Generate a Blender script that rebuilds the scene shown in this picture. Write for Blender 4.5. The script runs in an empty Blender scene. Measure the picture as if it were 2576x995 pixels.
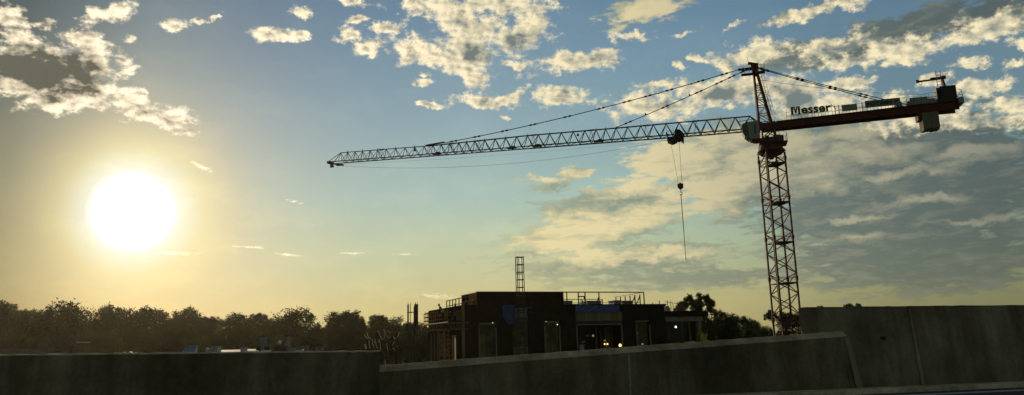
import bpy, math, random
import numpy as np
from mathutils import Vector, Matrix
random.seed(7); rng = np.random.default_rng(7)
scene = bpy.context.scene
col = scene.collection
R = math.radians
# ------------------------------------------------------------------ survey helper
# All places below were surveyed from one photograph point: a bearing (x, y) of that survey
# plus a known plane gives a real point in metres.  Site ground is z = 0, the eye stands at EZ.
EZ = 9.0
SW, SH, SF = 2576, 995, 1865.
PITCH, ROLL = R(11), R(1.4)
_f = Vector((0, math.cos(PITCH), math.sin(PITCH))); _r = Vector((1, 0, 0)); _u = _r.cross(_f)
RV = _r*math.cos(ROLL) - _u*math.sin(ROLL); UV = _r*math.sin(ROLL) + _u*math.cos(ROLL)
def ray(x, y):
    d = _f + RV*((x-SW/2)/SF) - UV*((y-SH/2)/SF)
    return d/d.y
def at(x, y, Y):
    p = ray(x, y)*Y; p.z += EZ; return p
def on_plane(x, y, P0, n):
    d = ray(x, y); e = Vector((0, 0, EZ)); t = (P0-e).dot(n)/d.dot(n); return e + d*t

# ------------------------------------------------------------------ mesh builder
class MB:
    def __init__(s): s.v = []; s.f = []
    def add(s, vs, fs):
        o = len(s.v); s.v += [Vector(v) for v in vs]; s.f += [tuple(i+o for i in f) for f in fs]; return s
    def hexa(s, p):   # 8 points, bottom 4 ccw then top 4
        return s.add(p, [(3,2,1,0),(4,5,6,7),(0,1,5,4),(1,2,6,5),(2,3,7,6),(3,0,4,7)])
    def box(s, c, d, ax=None):
        c = Vector(c); X, Y, Z = ax if ax else (Vector((1,0,0)), Vector((0,1,0)), Vector((0,0,1)))
        a, b, e = X*d[0]/2, Y*d[1]/2, Z*d[2]/2
        return s.hexa([c-a-b-e, c+a-b-e, c+a+b-e, c-a+b-e, c-a-b+e, c+a-b+e, c+a+b+e, c-a+b+e])
    def bar(s, p, q, w, h=None):
        p, q = Vector(p), Vector(q); h = h or w; d = (q-p)
        if d.length < 1e-6: return s
        d.normalize(); up = Vector((0,0,1)) if abs(d.z) < .95 else Vector((1,0,0))
        x = d.cross(up).normalized(); y = x.cross(d).normalized(); a, b = x*w/2, y*h/2
        return s.hexa([p-a-b, p+a-b, q+a-b, q-a-b, p-a+b, p+a+b, q+a+b, q-a+b])
    def tube(s, pts, r, n=6, caps=True):
        pts = [Vector(p) for p in pts]; rs = r if isinstance(r, (list, tuple)) else [r]*len(pts)
        o = len(s.v); m = len(pts)
        for i, p in enumerate(pts):
            d = (pts[min(i+1, m-1)]-pts[max(i-1, 0)]).normalized()
            up = Vector((0,0,1)) if abs(d.z) < .95 else Vector((1,0,0))
            x = d.cross(up).normalized(); y = x.cross(d).normalized()
            for k in range(n):
                a = 2*math.pi*k/n; s.v.append(p + x*math.cos(a)*rs[i] + y*math.sin(a)*rs[i])
        for i in range(m-1):
            for k in range(n):
                a, b = o+i*n+k, o+i*n+(k+1) % n; s.f.append((a, b, b+n, a+n))
        if caps: s.f.append(tuple(o+k for k in range(n))[::-1]); s.f.append(tuple(o+(m-1)*n+k for k in range(n)))
        return s
    def disc(s, c, axis, r, w, n=16):
        c = Vector(c); a = Vector(axis).normalized(); return s.tube([c-a*w/2, c+a*w/2], r, n)
    def prism(s, poly, d):   # poly: list of 3D points, d: offset vector
        n = len(poly); d = Vector(d); p = [Vector(v) for v in poly]
        return s.add(p+[v+d for v in p], [tuple(range(n))[::-1], tuple(range(n, 2*n))] + [(i, (i+1) % n, (i+1) % n+n, i+n) for i in range(n)])
    def build(s, name, mat, parent=None, loc=None, smooth=False):
        if parent is not None: org = WLOC[parent.name]
        else: org = Vector((0,0,0))
        l = Vector(loc) if loc is not None else org
        me = bpy.data.meshes.new(name); me.from_pydata([tuple(v-l) for v in s.v], [], s.f)
        me.materials.append(mat)
        if smooth: me.polygons.foreach_set('use_smooth', [True]*len(me.polygons))
        me.update(); o = bpy.data.objects.new(name, me); col.objects.link(o); o.location = l-org
        if parent is not None: o.parent = parent
        WLOC[o.name] = l; return o
WLOC = {}
def each(mb, name, mat_, parent):
    """build every separate piece of mb as a part of its own"""
    n = len(mb.v); pr = list(range(n))
    def fd(i):
        while pr[i] != i: pr[i] = pr[pr[i]]; i = pr[i]
        return i
    for f in mb.f:
        for j in f[1:]: pr[fd(j)] = fd(f[0])
    grp = {}
    for f in mb.f: grp.setdefault(fd(f[0]), []).append(f)
    out = []
    for fs in grp.values():
        ids = sorted({i for f in fs for i in f}); mp = {i: k for k, i in enumerate(ids)}; q = MB(); q.v = [mb.v[i] for i in ids]; q.f = [tuple(mp[i] for i in f) for f in fs]
        out.append(q.build(name, mat_, parent))
    return out
def tag(o, label=None, cat=None, group=None, kind=None):
    if label: o['label'] = label
    if cat: o['category'] = cat
    if group: o['group'] = group
    if kind: o['kind'] = kind
    return o
def empty(name, loc, label, cat, group=None):
    o = bpy.data.objects.new(name, None); col.objects.link(o); o.location = loc; o.empty_display_size = .2
    WLOC[o.name] = Vector(loc); return tag(o, label, cat, group)
def copy_tree(o, parent=None):
    c = o.copy(); col.objects.link(c)
    if parent is not None: c.parent = parent
    for ch in list(o.children): copy_tree(ch, c)
    return c

# ------------------------------------------------------------------ materials
def L(h):  # sRGB 0-255 -> linear
    return tuple((c/255/12.92 if c/255 <= .04045 else ((c/255+.055)/1.055)**2.4) for c in h)
def mat(name, c, rough=.7, metal=0., var=.25, scale=3., bump=0., emit=None, stretch=None, spec=None, c2=None):
    if spec is None: spec = .0 if rough >= .8 else .3
    m = bpy.data.materials.new(name); m.use_nodes = True; nt = m.node_tree; N = nt.nodes; K = nt.links
    b = N['Principled BSDF']; b.inputs['Roughness'].default_value = rough; b.inputs['Metallic'].default_value = metal
    b.inputs['Specular IOR Level'].default_value = spec
    tc = N.new('ShaderNodeTexCoord'); mp = N.new('ShaderNodeMapping'); K.new(tc.outputs['Object'], mp.inputs[0])
    if stretch: mp.inputs['Scale'].default_value = stretch
    n = N.new('ShaderNodeTexNoise'); n.inputs['Scale'].default_value = scale; n.inputs['Detail'].default_value = 6; n.inputs['Roughness'].default_value = .65
    K.new(mp.outputs[0], n.inputs['Vector'])
    r = N.new('ShaderNodeValToRGB'); K.new(n.outputs['Fac'], r.inputs[0])
    a = tuple(x*(1-var) for x in c); bb = c2 if c2 else tuple(min(1, x*(1+var)) for x in c)
    r.color_ramp.elements[0].position = .35; r.color_ramp.elements[1].position = .65
    r.color_ramp.elements[0].color = (*a, 1); r.color_ramp.elements[1].color = (*bb, 1)
    K.new(r.outputs[0], b.inputs['Base Color'])
    if bump:
        bp = N.new('ShaderNodeBump'); bp.inputs['Strength'].default_value = bump; bp.inputs['Distance'].default_value = .05
        K.new(n.outputs['Fac'], bp.inputs['Height']); K.new(bp.outputs[0], b.inputs['Normal'])
    if emit:
        b.inputs['Emission Color'].default_value = (*emit[:3], 1); b.inputs['Emission Strength'].default_value = emit[3]
    return m
M = dict(
    red=mat('red crane paint', (.095,.022,.016), .75, .0, .35, 1.2),
    redd=mat('dark red crane paint', (.10,.03,.026), .5, 0, .3, 1.2),
    jib=mat('weathered jib steel', (.11,.058,.042), .5, .1, .3, 2),
    pale=mat('galvanised steel', (.22,.22,.20), .65, .2, .2, 5),
    dark=mat('dark steel', (.03,.03,.03), .5, .4, .3, 4),
    cable=mat('greasy steel rope', (.04,.04,.04), .6, .3, .2, 9),
    cab=mat('cab panel paint', (.30,.33,.34), .45, 0, .12, 3),
    conc=mat('ballast concrete', (.21,.20,.17), .9, 0, .2, 2, .2),
    grey=mat('grey sheet panel', (.27,.30,.32), .6, 0, .1, 3),
    letter=mat('green sign letters', (.035,.075,.06), .5, 0, .15, 3),
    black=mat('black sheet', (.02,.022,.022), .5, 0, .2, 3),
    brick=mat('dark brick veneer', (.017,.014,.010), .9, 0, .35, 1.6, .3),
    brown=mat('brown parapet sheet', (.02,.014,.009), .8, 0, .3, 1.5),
    orange=mat('plywood and sheathing', (.25,.14,.06), .85, 0, .4, 2.5, .2),
    stud=mat('raw timber studs', (.16,.12,.08), .85, 0, .3, 3),
    beige=mat('fibre sheathing board', (.16,.15,.10), .9, 0, .3, 2, .1, stretch=(1,1,.1)),
    tarp=mat('blue tarpaulin', (.05,.09,.30), .6, 0, .35, 1.5, .5),
    olive=mat('olive board and painted daylight', (.10,.10,.05), .9, 0, .5, 1.1),  # in the window bays this olive tone stands in for light through the building
    trim=mat('metal trim', (.20,.195,.15), .5, .3, .2, 5),
    white=mat('white roof membrane', (.75,.73,.66), .7, 0, .1, 2),
    ductw=mat('roof duct sheet', (.15,.155,.19), .6, .1, .15, 2),
    bluep=mat('blue glass panel', (.05,.13,.20), .25, .2, .2, 2),
    bark=mat('bark', (.05,.04,.03), .95, 0, .3, 6, .4),
    skin=mat('skin', (.25,.14,.09), .6), vest=mat('work vest', (.12,.16,.03), .8), jeans=mat('work trousers', (.03,.035,.05), .9), hat=mat('hard hat', (.55,.5,.4), .4),
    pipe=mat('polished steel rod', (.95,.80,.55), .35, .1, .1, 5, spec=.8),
    glassd=mat('cab glass', (.02,.06,.05), .08, .0, .3, 2, spec=1.),
    lampw=mat('white work lamp', (.9,.9,.9), emit=(.8,.95,1,2.2)), lampy=mat('warm work lamp', (.9,.7,.3), emit=(1,.62,.2,2)),
    lampg=mat('pale work lamp', (.9,.9,.7), emit=(.8,.9,.55,.25)),
    yellow=mat('yellow machine paint', (.35,.26,.06), .6, 0, .3, 3),
    roofg=mat('shingle roof', (.08,.075,.07), .9, 0, .3, 3), sidng=mat('house siding', (.35,.32,.27), .8, 0, .1, 1),
)
def leaf_mat(name, a, b):
    m = bpy.data.materials.new(name); m.use_nodes = True; nt = m.node_tree; N = nt.nodes; K = nt.links
    p = N['Principled BSDF']; p.inputs['Roughness'].default_value = .75; p.inputs['Specular IOR Level'].default_value = .15
    oi = N.new('ShaderNodeObjectInfo'); g = N.new('ShaderNodeNewGeometry')
    ad = N.new('ShaderNodeMath'); ad.operation = 'MULTIPLY_ADD'; K.new(g.outputs['Random Per Island'], ad.inputs[0]); ad.inputs[1].default_value = .6
    m2 = N.new('ShaderNodeMath'); m2.operation = 'MULTIPLY'; K.new(oi.outputs['Random'], m2.inputs[0]); m2.inputs[1].default_value = .4; K.new(m2.outputs[0], ad.inputs[2])
    r = N.new('ShaderNodeMix'); r.data_type = 'RGBA'; K.new(ad.outputs[0], r.inputs[0]); r.inputs[6].default_value = (*a, 1); r.inputs[7].default_value = (*b, 1)
    K.new(r.outputs[2], p.inputs['Base Color'])
    tr = N.new('ShaderNodeBsdfTranslucent'); K.new(r.outputs[2], tr.inputs[0]); mx = N.new('ShaderNodeMixShader'); mx.inputs[0].default_value = .3
    K.new(p.outputs[0], mx.inputs[1]); K.new(tr.outputs[0], mx.inputs[2]); K.new(mx.outputs[0], N['Material Output'].inputs[0])
    return m
M['leaf'] = leaf_mat('summer leaves', (.018,.030,.010), (.048,.066,.020))
M['leafb'] = leaf_mat('fresh leaves', (.035,.06,.014), (.09,.12,.03))
def concrete(name, dark, light):
    m = bpy.data.materials.new(name); m.use_nodes = True; nt = m.node_tree; N = nt.nodes; K = nt.links; b = N['Principled BSDF']
    b.inputs['Roughness'].default_value = .92; b.inputs['Specular IOR Level'].default_value = .2
    tc = N.new('ShaderNodeTexCoord')
    def noise(sc, st=(1,1,1), det=8, ro=.65):
        mp = N.new('ShaderNodeMapping'); mp.inputs['Scale'].default_value = st; K.new(tc.outputs['Object'], mp.inputs[0])
        n = N.new('ShaderNodeTexNoise'); n.inputs['Scale'].default_value = sc; n.inputs['Detail'].default_value = det; n.inputs['Roughness'].default_value = ro
        K.new(mp.outputs[0], n.inputs['Vector']); return n.outputs['Fac']
    big = noise(.55); fine = noise(14., det=4); drip = noise(1.3, (1,1,.16)); 
    def ramp(x, a, b_, ca, cb):
        r = N.new('ShaderNodeValToRGB'); K.new(x, r.inputs[0]); e = r.color_ramp.elements
        e[0].position, e[1].position = a, b_; e[0].color, e[1].color = (*ca, 1), (*cb, 1); return r.outputs[0]
    def mul(x, y):
        q = N.new('ShaderNodeMix'); q.data_type = 'RGBA'; q.blend_type = 'MULTIPLY'; q.inputs[0].default_value = 1; K.new(x, q.inputs[6]); K.new(y, q.inputs[7]); return q.outputs[2]
    c = mul(mul(ramp(big, .32, .68, dark, light), ramp(drip, .38, .62, (.52,.50,.46), (1,1,1))), ramp(fine, .3, .7, (.72,.72,.7), (1.,1.,1.)))
    K.new(c, b.inputs['Base Color'])
    bp = N.new('ShaderNodeBump'); bp.inputs['Strength'].default_value = .5; bp.inputs['Distance'].default_value = .03; K.new(fine, bp.inputs['Height']); K.new(bp.outputs[0], b.inputs['Normal'])
    return m
M['wall'] = concrete('stained barrier concrete', (.11,.098,.076), (.31,.275,.21))
M['wall2'] = concrete('panel concrete', (.15,.138,.11), (.35,.315,.25))
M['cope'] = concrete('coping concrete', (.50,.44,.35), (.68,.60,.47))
M['seal'] = concrete('joint mortar', (.32,.31,.27), (.46,.44,.38))
M['road'] = mat('asphalt', (.10,.098,.095), .9, 0, .3, 8, .3)
M['kerb'] = concrete('kerb concrete', (.6,.56,.47), (.8,.74,.62))
M['line'] = mat('blue road paint', (.45,.56,.70), .5, 0, .3, 6)
M['soil'] = mat('site soil and grass', (.07,.065,.035), 1, 0, .4, .15, .2, c2=(.06,.08,.03))

# ------------------------------------------------------------------ ground, road, walls
g = MB().add([(-4000,-3000,0),(4000,-3000,0),(4000,6000,0),(-4000,6000,0)], [(0,1,2,3)]).build('ground', M['soil']); tag(g, kind='structure')
# wall line: Y = WY0 + WS * X
WY0, WS = 19.1, .22
CZ_ = Vector((0,0,1))
wd = Vector((1, WS, 0)).normalized(); wn = Vector((-WS, 1, 0)).normalized()   # along, away from the eye
def wp(x, y, off=0.): return on_plane(x, y, Vector((0, WY0, 0)) + wn*off, wn)
RZ = EZ-1.6
def lam(s, off=0., z=0.): # s metres along wall line
    p = Vector((0, WY0, 0)) + wd*s + wn*off; p.z = z; return p
rd = MB().hexa([lam(-60,-60,RZ-9), lam(80,-60,RZ-9), lam(80,3,RZ-9), lam(-60,3,RZ-9), lam(-60,-60,RZ), lam(80,-60,RZ), lam(80,3,RZ), lam(-60,3,RZ)]).build('road', M['road']); tag(rd, kind='structure')
kb = MB().prism([lam(-60,-.78,RZ+.004), lam(-60,-.78,RZ+.10), lam(-60,-.74,RZ+.12), lam(-60,-.2,RZ+.13), lam(-60,-.2,RZ+.004)], wd*140).build('kerb', M['kerb']); tag(kb, kind='structure')
ln = MB().add([lam(-60,-1.75,RZ+.004), lam(80,-1.75,RZ+.004), lam(80,-1.35,RZ+.004), lam(-60,-1.35,RZ+.004)], [(0,1,2,3)]).build('road_marking', M['line']); tag(ln, kind='structure')
def s_of(p): return (p-Vector((0, WY0, 0))).dot(wd)
BAT = .10
def wall_body(mb, s0, z0, s1, z1, off, th, n=14, ch=.0, rough=.012, seed=0, skew=0.):
    """a battered slab between s0 and s1 whose top runs z0..z1, its edge slightly chipped"""
    r = random.Random(seed); prev = None
    for i in range(n+1):
        t = i/n; s = s0+(s1-s0)*t; z = z0+(z1-z0)*t + r.uniform(-rough, rough)
        h = z-RZ
        ring = [lam(s, off-BAT*h-.0, RZ-.3), lam(s, off, z), lam(s, off+th, z), lam(s, off+th, RZ-.3)]
        ring[0] = lam(s, off-BAT*(h+.3), RZ-.3)
        if i == 0 and skew: ring[2] = lam(s+skew, off+th, z); ring[3] = lam(s+skew, off+th, RZ-.3)
        o = len(mb.v); mb.v += ring
        if prev is not None:
            for k in range(4):
                a, b = prev+k, prev+(k+1) % 4; mb.f.append((a, b, o+(k+1) % 4, o+k))
        else: mb.f.append((o, o+3, o+2, o+1))
        prev = o
    mb.f.append((prev, prev+1, prev+2, prev+3)); return mb
def coping(mb, s0, z0, s1, z1, off, th, w=.10, n=18, seed=1):
    r = random.Random(seed); prev = None
    for i in range(n+1):
        t = i/n; s = s0+(s1-s0)*t; z = z0+(z1-z0)*t; j = r.uniform(-.008, .008)
        ring = [lam(s, off-.012, z+.002), lam(s, off-.012+w*.1, z+w*.12+j), lam(s, off+w*1.4, z+w+j), lam(s, off+th+.01, z+w+j), lam(s, off+th+.01, z+.002)]
        o = len(mb.v); mb.v += ring; m = len(ring)
        if prev is not None:
            for k in range(m): a, b = prev+k, prev+(k+1) % m; mb.f.append((a, b, o+(k+1) % m, o+k))
        else: mb.f.append(tuple(o+k for k in range(m))[::-1])
        prev = o
    mb.f.append(tuple(prev+k for k in range(m))); return mb
# left parapet
a0, a1 = wp(-700, 904), wp(955, 886)
wl = empty('concrete_wall', lam(s_of(a0), 0, RZ), 'long dark concrete parapet on the left with a thin sunlit top edge', 'wall')
wall_body(MB(), s_of(a0), a0.z, s_of(a1), a1.z, 0, .35, 40, seed=3).build('panel', M['wall'], wl)
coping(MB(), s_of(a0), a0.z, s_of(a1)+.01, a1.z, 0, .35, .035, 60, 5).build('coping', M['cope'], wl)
# rising parapet in the middle
b0, b1 = wp(956, 937), wp(2128, 847)
wm = empty('concrete_wall', lam(s_of(b0), 0, RZ), 'lower concrete parapet rising to the right with a pale coping, under the building', 'wall')
wall_body(MB(), s_of(b0)-.06, b0.z, s_of(b1), b1.z, .004, .34, 30, seed=4).build('panel', M['wall'], wm)
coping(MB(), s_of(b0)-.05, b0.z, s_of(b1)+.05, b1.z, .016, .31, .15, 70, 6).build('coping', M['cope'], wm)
# tall wall right
c0, c1, c2 = wp(2008, 776, .45), wp(2285, 770, .45), wp(3100, 765, .45)
wr = empty('concrete_wall', lam(s_of(c0), .45, RZ), 'tall stained concrete wall on the right with two pale slanting joints', 'wall')
wall_body(MB(), s_of(c0), c0.z, s_of(c1)-.01, c1.z, .45, .35, 16, seed=8, skew=.25).build('panel', M['wall2'], wr)
wall_body(MB(), s_of(c1)+.01, c1.z, s_of(c2), c2.z, .45, .35, 20, seed=9).build('panel', M['wall2'], wr)
coping(MB(), s_of(c0)+.26, c0.z, s_of(c2), c2.z, .45, .35, .03, 40, 10).build('coping', M['wall2'], wr)
def strip(x0, y0, x1, y1, off, w0, w1, parent, zt=None, nm='joint'):
    """mortar joint: a slightly proud ribbon laid on the battered face"""
    mb = MB(); prev = None; r = random.Random(int(x0))
    for i in range(15):
        t = i/14; x, y = x0+(x1-x0)*t, y0+(y1-y0)*t; p = wp(x, y, off)
        for _ in range(3):
            h = (zt if zt else p.z)-p.z; o_ = off-BAT*h-.012; p = wp(x, y, o_)
        w = w0+(w1-w0)*t + r.uniform(-.012, .012); s = s_of(p)
        o = len(mb.v); mb.v += [lam(s-w/2, o_-.012, p.z), lam(s+w/2, o_-.012, p.z), lam(s+w/2, o_+.05, p.z), lam(s-w/2, o_+.05, p.z)]
        if prev is not None:
            for k in range(4): a, b = prev+k, prev+(k+1) % 4; mb.f.append((a, b, o+(k+1) % 4, o+k))
        prev = o
    return mb.build(nm, M['seal'], parent)
strip(2287, 776, 2322, 968, .45, .07, .11, wr, c1.z)
strip(2130, 850, 2164, 982, .02, .14, .20, wm, b1.z)
strip(1581, 893, 1588, 1040, 0., .05, .05, wm, wp(1581, 890).z)
ph_ = wp(2216, 851, .45); hh_ = c1.z-ph_.z; ph_ -= wn*(BAT*hh_+.0)
hq = MB(); hq.v = [ph_+wd*(.09*math.cos(a)+.02*math.sin(3*a))+CZ_*(.06*math.sin(a)+.015*math.cos(2*a))-wn*.012 for a in [k*math.pi/6 for k in range(12)]]; hq.v += [v+wn*.06 for v in hq.v]; hq.f = [tuple(range(12)), tuple(range(12,24))[::-1]]+[(k,(k+1)%12,(k+1)%12+12,k+12) for k in range(12)]
hq.build('spalled_patch', M['soil'], wr)
# fallen scrap on left parapet
p = wp(322, 893); q = MB()
pts = [p+wd*(i/8-.5)*.32 + Vector((0,0,.055*abs(math.sin(i*.9))+.0)) for i in range(9)]
for i in range(8):
    a, b = pts[i], pts[i+1]; q.hexa([a-wn*.06, b-wn*.06, b+wn*.06, a+wn*.06, a-wn*.06+Vector((0,0,.012)), b-wn*.06+Vector((0,0,.012)), b+wn*.06+Vector((0,0,.012)), a+wn*.06+Vector((0,0,.012))])
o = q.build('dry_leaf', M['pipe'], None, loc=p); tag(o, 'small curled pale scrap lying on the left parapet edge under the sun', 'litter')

# ------------------------------------------------------------------ the tower crane
TH = R(-15); CU = Vector((math.cos(TH), math.sin(TH), 0)); CV = Vector((-math.sin(TH), math.cos(TH), 0)); CZ = Vector((0,0,1))
CM = Vector((29.25, 81, EZ+22.36))
def C(u, v, h): return CM + CU*u + CV*v + CZ*h
AX = (CU, CV, CZ)
base = Vector((CM.x, CM.y, 0))
crane = empty('tower_crane', base, 'tall red tower crane with lattice jib and concrete ballast behind the parapet', 'tower crane')
# mast: square lattice, side 2.1
ms, ma = 2.1, R(6); e1 = Vector((math.cos(ma), math.sin(ma), 0)); e2 = Vector((-math.sin(ma), math.cos(ma), 0))
def leg(i, j, z): return Vector((CM.x, CM.y, z)) + e1*(ms/2*i) + e2*(ms/2*j)
ztop = CM.z-2.35; SEC = 4.43; zsec = [EZ+18.75-SEC*k for k in range(7)]
mast = MB()
cs = [(-1,-1),(1,-1),(1,1),(-1,1)]
for i, j in cs:
    mast.bar(leg(i,j,0), leg(i,j,ztop), .17)
    for z in zsec: mast.box(leg(i,j,z+.55), (.25,.25,.42), (e1,e2,CZ))
zs = []
z = zsec[0]
zl = [ztop]+zsec
for a_ in range(len(zl)-1):
    hi, lo = zl[a_], zl[a_+1]
    if lo < 0: lo = 0
    nd = 4 if a_ else 1
    for f_ in range(4):
        A, B = cs[f_], cs[(f_+1) % 4]
        for k in range(nd):
            za, zb = hi-(hi-lo)*k/nd, hi-(hi-lo)*(k+1)/nd
            if zb < -.1: continue
            (p_, q_) = (A, B) if (k+f_) % 2 == 0 else (B, A)
            mast.bar(leg(*p_, za), leg(*q_, max(0, zb)), .085)
        mast.bar(leg(*A, lo), leg(*B, lo), .09); mast.bar(leg(*A, lo+.62), leg(*B, lo+.62), .06)
mastO = mast.build('mast', M['red'], crane)
MB().box((CM.x,CM.y,.35), (5,5,.7), (e1,e2,CZ)).build('footing', M['conc'], crane)
for z in zsec[:6]:
    if z < .5: continue
    pl = MB(); c_ = Vector((CM.x, CM.y, z)) + e1*.28
    pl.box(c_, (1.42,1.94,.05), (e1,e2,CZ)); pl.box(c_-e2*.98+CZ*.05, (1.42,.03,.14), (e1,e2,CZ))
    pl.build('platform', M['dark'], crane)
def ladder(mb, p, q, w, side, step=.3, r=.025, cage=0, cdir=None, every=.9):
    p, q = Vector(p), Vector(q); n = max(2, int((q-p).length/step))
    mb.bar(p-side*w/2, q-side*w/2, r*2); mb.bar(p+side*w/2, q+side*w/2, r*2)
    for k in range(n):
        c = p.lerp(q, (k+.5)/n); mb.bar(c-side*w/2, c+side*w/2, r*1.3)
    if cage:
        m = max(2, int((q-p).length/every)); hoops = []
        for k in range(m+1):
            c = p.lerp(q, k/m); hp = [c + side*math.cos(a)*cage*.5 + cdir*(math.sin(a)*cage) for a in [math.pi*t/6 for t in range(7)]]
            hoops.append(hp); mb.tube(hp, r*.8, 4)
        for t in (1,3,5): mb.bar(hoops[0][t], hoops[-1][t], r*1.5)
    return mb
lad = MB()
for k in range(6):
    z0, z1 = zsec[k+1] if k+1 < 7 else 0, zsec[k]
    if z1 < 1: continue
    z0 = max(z0, .2); x0 = -.70
    ladder(lad, leg(0,0,z0)+e1*x0+e2*-.2, leg(0,0,z1+.9)+e1*(x0+.12)+e2*.1, .42, e2, .32, .03)
lad.build('ladder', M['pale'], crane)
# slewing part
s = MB()
s.tube([C(0,0,-2.45), C(0,0,-2.1), C(0,0,-1.98), C(0,0,-1.35)], [1.15,1.5,1.38,1.22], 20)
for a in range(4):   # jacking flanges at the corners
    d = (e1*cs[a][0]+e2*cs[a][1]).normalized(); c_ = C(0,0,-2.2)+d*1.5; s.hexa([c_-e1*.12-e2*.12-CZ*.05, c_+e1*.12-e2*.12-CZ*.05, c_+e1*.12+e2*.12-CZ*.05, c_-e1*.12+e2*.12-CZ*.05]+[v+CZ*.25-d*.2 for v in (c_-e1*.12-e2*.12, c_+e1*.12-e2*.12, c_+e1*.12+e2*.12, c_-e1*.12+e2*.12)])
s.tube([C(-.1,.1,-2.95), C(0,0,-2.45)], [.25,.5], 10)
s.build('slewing_ring', M['redd'], crane)
tt = MB(); tt.box(C(0,0,-1.1), (2.5,2.3,.42), AX); tt.box(C(0,0,-.75), (1.9,1.9,.3), AX)
for u in (-.85,.55):
    for v in (-.75,.75): tt.bar(C(u,v,-.7), C(u,v,1.2), .2)
tt.bar(C(-.85,-.75,-.6), C(.55,-.75,.5), .1); tt.bar(C(.55,-.75,-.6), C(-.85,-.75,.5), .08); tt.bar(C(-.85,.75,-.6), C(.55,.75,.5), .1)
tt.box(C(-.15,0,.75), (2.4,1.8,.7), AX)
tt.build('turntable', M['redd'], crane)
dk = MB(); dk.box(C(.6,-.2,-1.32), (2.3,2.5,.06), AX); dk.tube([C(.85,-.4,-1.2), C(.85,-.4,-.35)], .3, 10); dk.box(C(1.25,.2,-.7), (.45,.6,.85), AX); dk.tube([C(-.35,-.9,-1), C(-.35,-.9,-.45)], .22, 8)
dk.build('slew_motor', M['dark'], crane)
rl = MB()
for pth in ([C(.2,-1.4,-1.25), C(.25,-1.4,-.1), C(1.25,-1.4,-.1), C(1.72,-1.2,-.45), C(1.72,-1.2,-1.3)], [C(.2,-1.4,-.7), C(1.7,-1.3,-.75)], [C(1.72,-1.2,-.45), C(1.72,.9,-.45)], [C(1.72,-1.2,-.85), C(1.72,.9,-.85)], [C(1.72,.9,-.4), C(1.72,.9,-1.3)], [C(.9,-1.4,-.1), C(.9,-1.4,-1.25)]): rl.tube(pth, .025, 5)
rl.build('guardrail', M['pale'], crane)
# cab
def prof(pts, v0, v1, name, m, par):
    return MB().prism([C(u, v0, h) for u, h in pts], CV*(v1-v0)).build(name, m, par)
cabp = [(-1.16,1.02),(-2.35,1.05),(-2.42,.98),(-2.30,-.75),(-2.2,-.95),(-1.16,-.95)]
cabO = prof(cabp, -2.15, -.85, 'cab', M['cab'], crane)
prof([(-2.35,1.0),(-2.9,.88),(-3.0,.5),(-2.98,-.1),(-2.75,-.6),(-2.35,-1.0),(-2.22,-.95),(-2.32,-.4)], -2.10, -.9, 'windshield', M['glassd'], cabO)
wb = MB(); wb.bar(C(-2.98,-2.13,.2), C(-2.35,-2.13,.1), .05); wb.bar(C(-2.92,-2.13,-.25), C(-2.33,-2.13,-.28), .04); wb.bar(C(-2.7,-2.12,.9), C(-2.72,-2.12,.1), .04)
wb.build('window_bar', M['pale'], cabO)
MB().box(C(-1.62,-2.16,.12), (.20,.02,1.1), AX).build('side_window', M['glassd'], cabO)
prof([(-2.2,-.98),(-1.0,-.98),(-1.0,-1.12),(-2.1,-1.12)], -2.2, -.8, 'cab_frame', M['redd'], cabO)
cf = MB(); cf.bar(C(-2.3,-2.0,-1.15), C(-.8,-1.2,-1.15), .09); cf.bar(C(-1.9,-1.0,-1.2), C(-.8,-.8,-1.2), .09); cf.build('bracket', M['redd'], cabO)
# tower head (A-frame)
th_ = MB()
ft, rt = [], []
for v in (-.62,.62):
    th_.bar(C(-1.02,v,.4), C(-1.08,v*.32,7.3), .2); th_.bar(C(.42,v,.4), C(-.72,v*.32,7.3), .22)
hh = [1.3,2.3,3.3,4.2,5.1,5.9]
def fl(h): t=(h-.4)/6.9; return -1.02-.06*t, .62*(1-.68*t)
def rlg(h): t=(h-.4)/6.9; return .42-1.14*t, .62*(1-.68*t)
for k, h in enumerate(hh):
    u0, v0 = fl(h); u1, v1 = rlg(h)
    for sg in (-1,1):
        th_.bar(C(u0,v0*sg,h), C(u1,v1*sg,h), .07)
        if k+1 < len(hh):
            u2, v2 = fl(hh[k+1]); u3, v3 = rlg(hh[k+1])
            if k % 2: th_.bar(C(u0,v0*sg,h), C(u3,v3*sg,hh[k+1]), .06)
            else: th_.bar(C(u1,v1*sg,h), C(u2,v2*sg,hh[k+1]), .06)
    th_.bar(C(u0,-v0,h), C(u0,v0,h), .06); th_.bar(C(u1,-v1,h), C(u1,v1,h), .07)
th_.prism([C(-1.2,-.3,7.0), C(-.6,-.3,7.0), C(-.5,-.3,7.9), C(-.62,-.3,8.35), C(-1.3,-.3,8.45), C(-1.36,-.3,8.2)], CV*.6)
th_.build('tower_head', M['red'], crane)
tb = MB(); tb.bar(C(-1.62,0,8.62), C(-.5,0,8.3), .3,.26); tb.bar(C(-1.2,0,7.95), C(-2.15,0,7.85), .22,.3); tb.tube([C(-1.6,0,8.6), C(-2.5,0,7.95)], .02, 4); tb.bar(C(-2.0,0,7.88), C(-2.75,0,7.98), .22,.24); tb.bar(C(-1.9,0,7.8), C(-2.55,0,7.55), .14,.16)
tb.build('pulley_beam', M['dark'], crane)
MB().tube([C(-1.55,0,8.7), C(-1.6,0,9.1), C(-1.66,0,9.45)], [.03,.02,.01], 5).build('lightning_rod', M['pale'], crane)
hp = MB(); hp.box(C(-1.75,-.6,7.05), (1.5,.7,.08), AX); hp.box(C(-.35,-.55,7.15), (.9,.7,.14), AX)
hp.build('head_platform', M['dark'], crane)
hr = MB()
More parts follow.
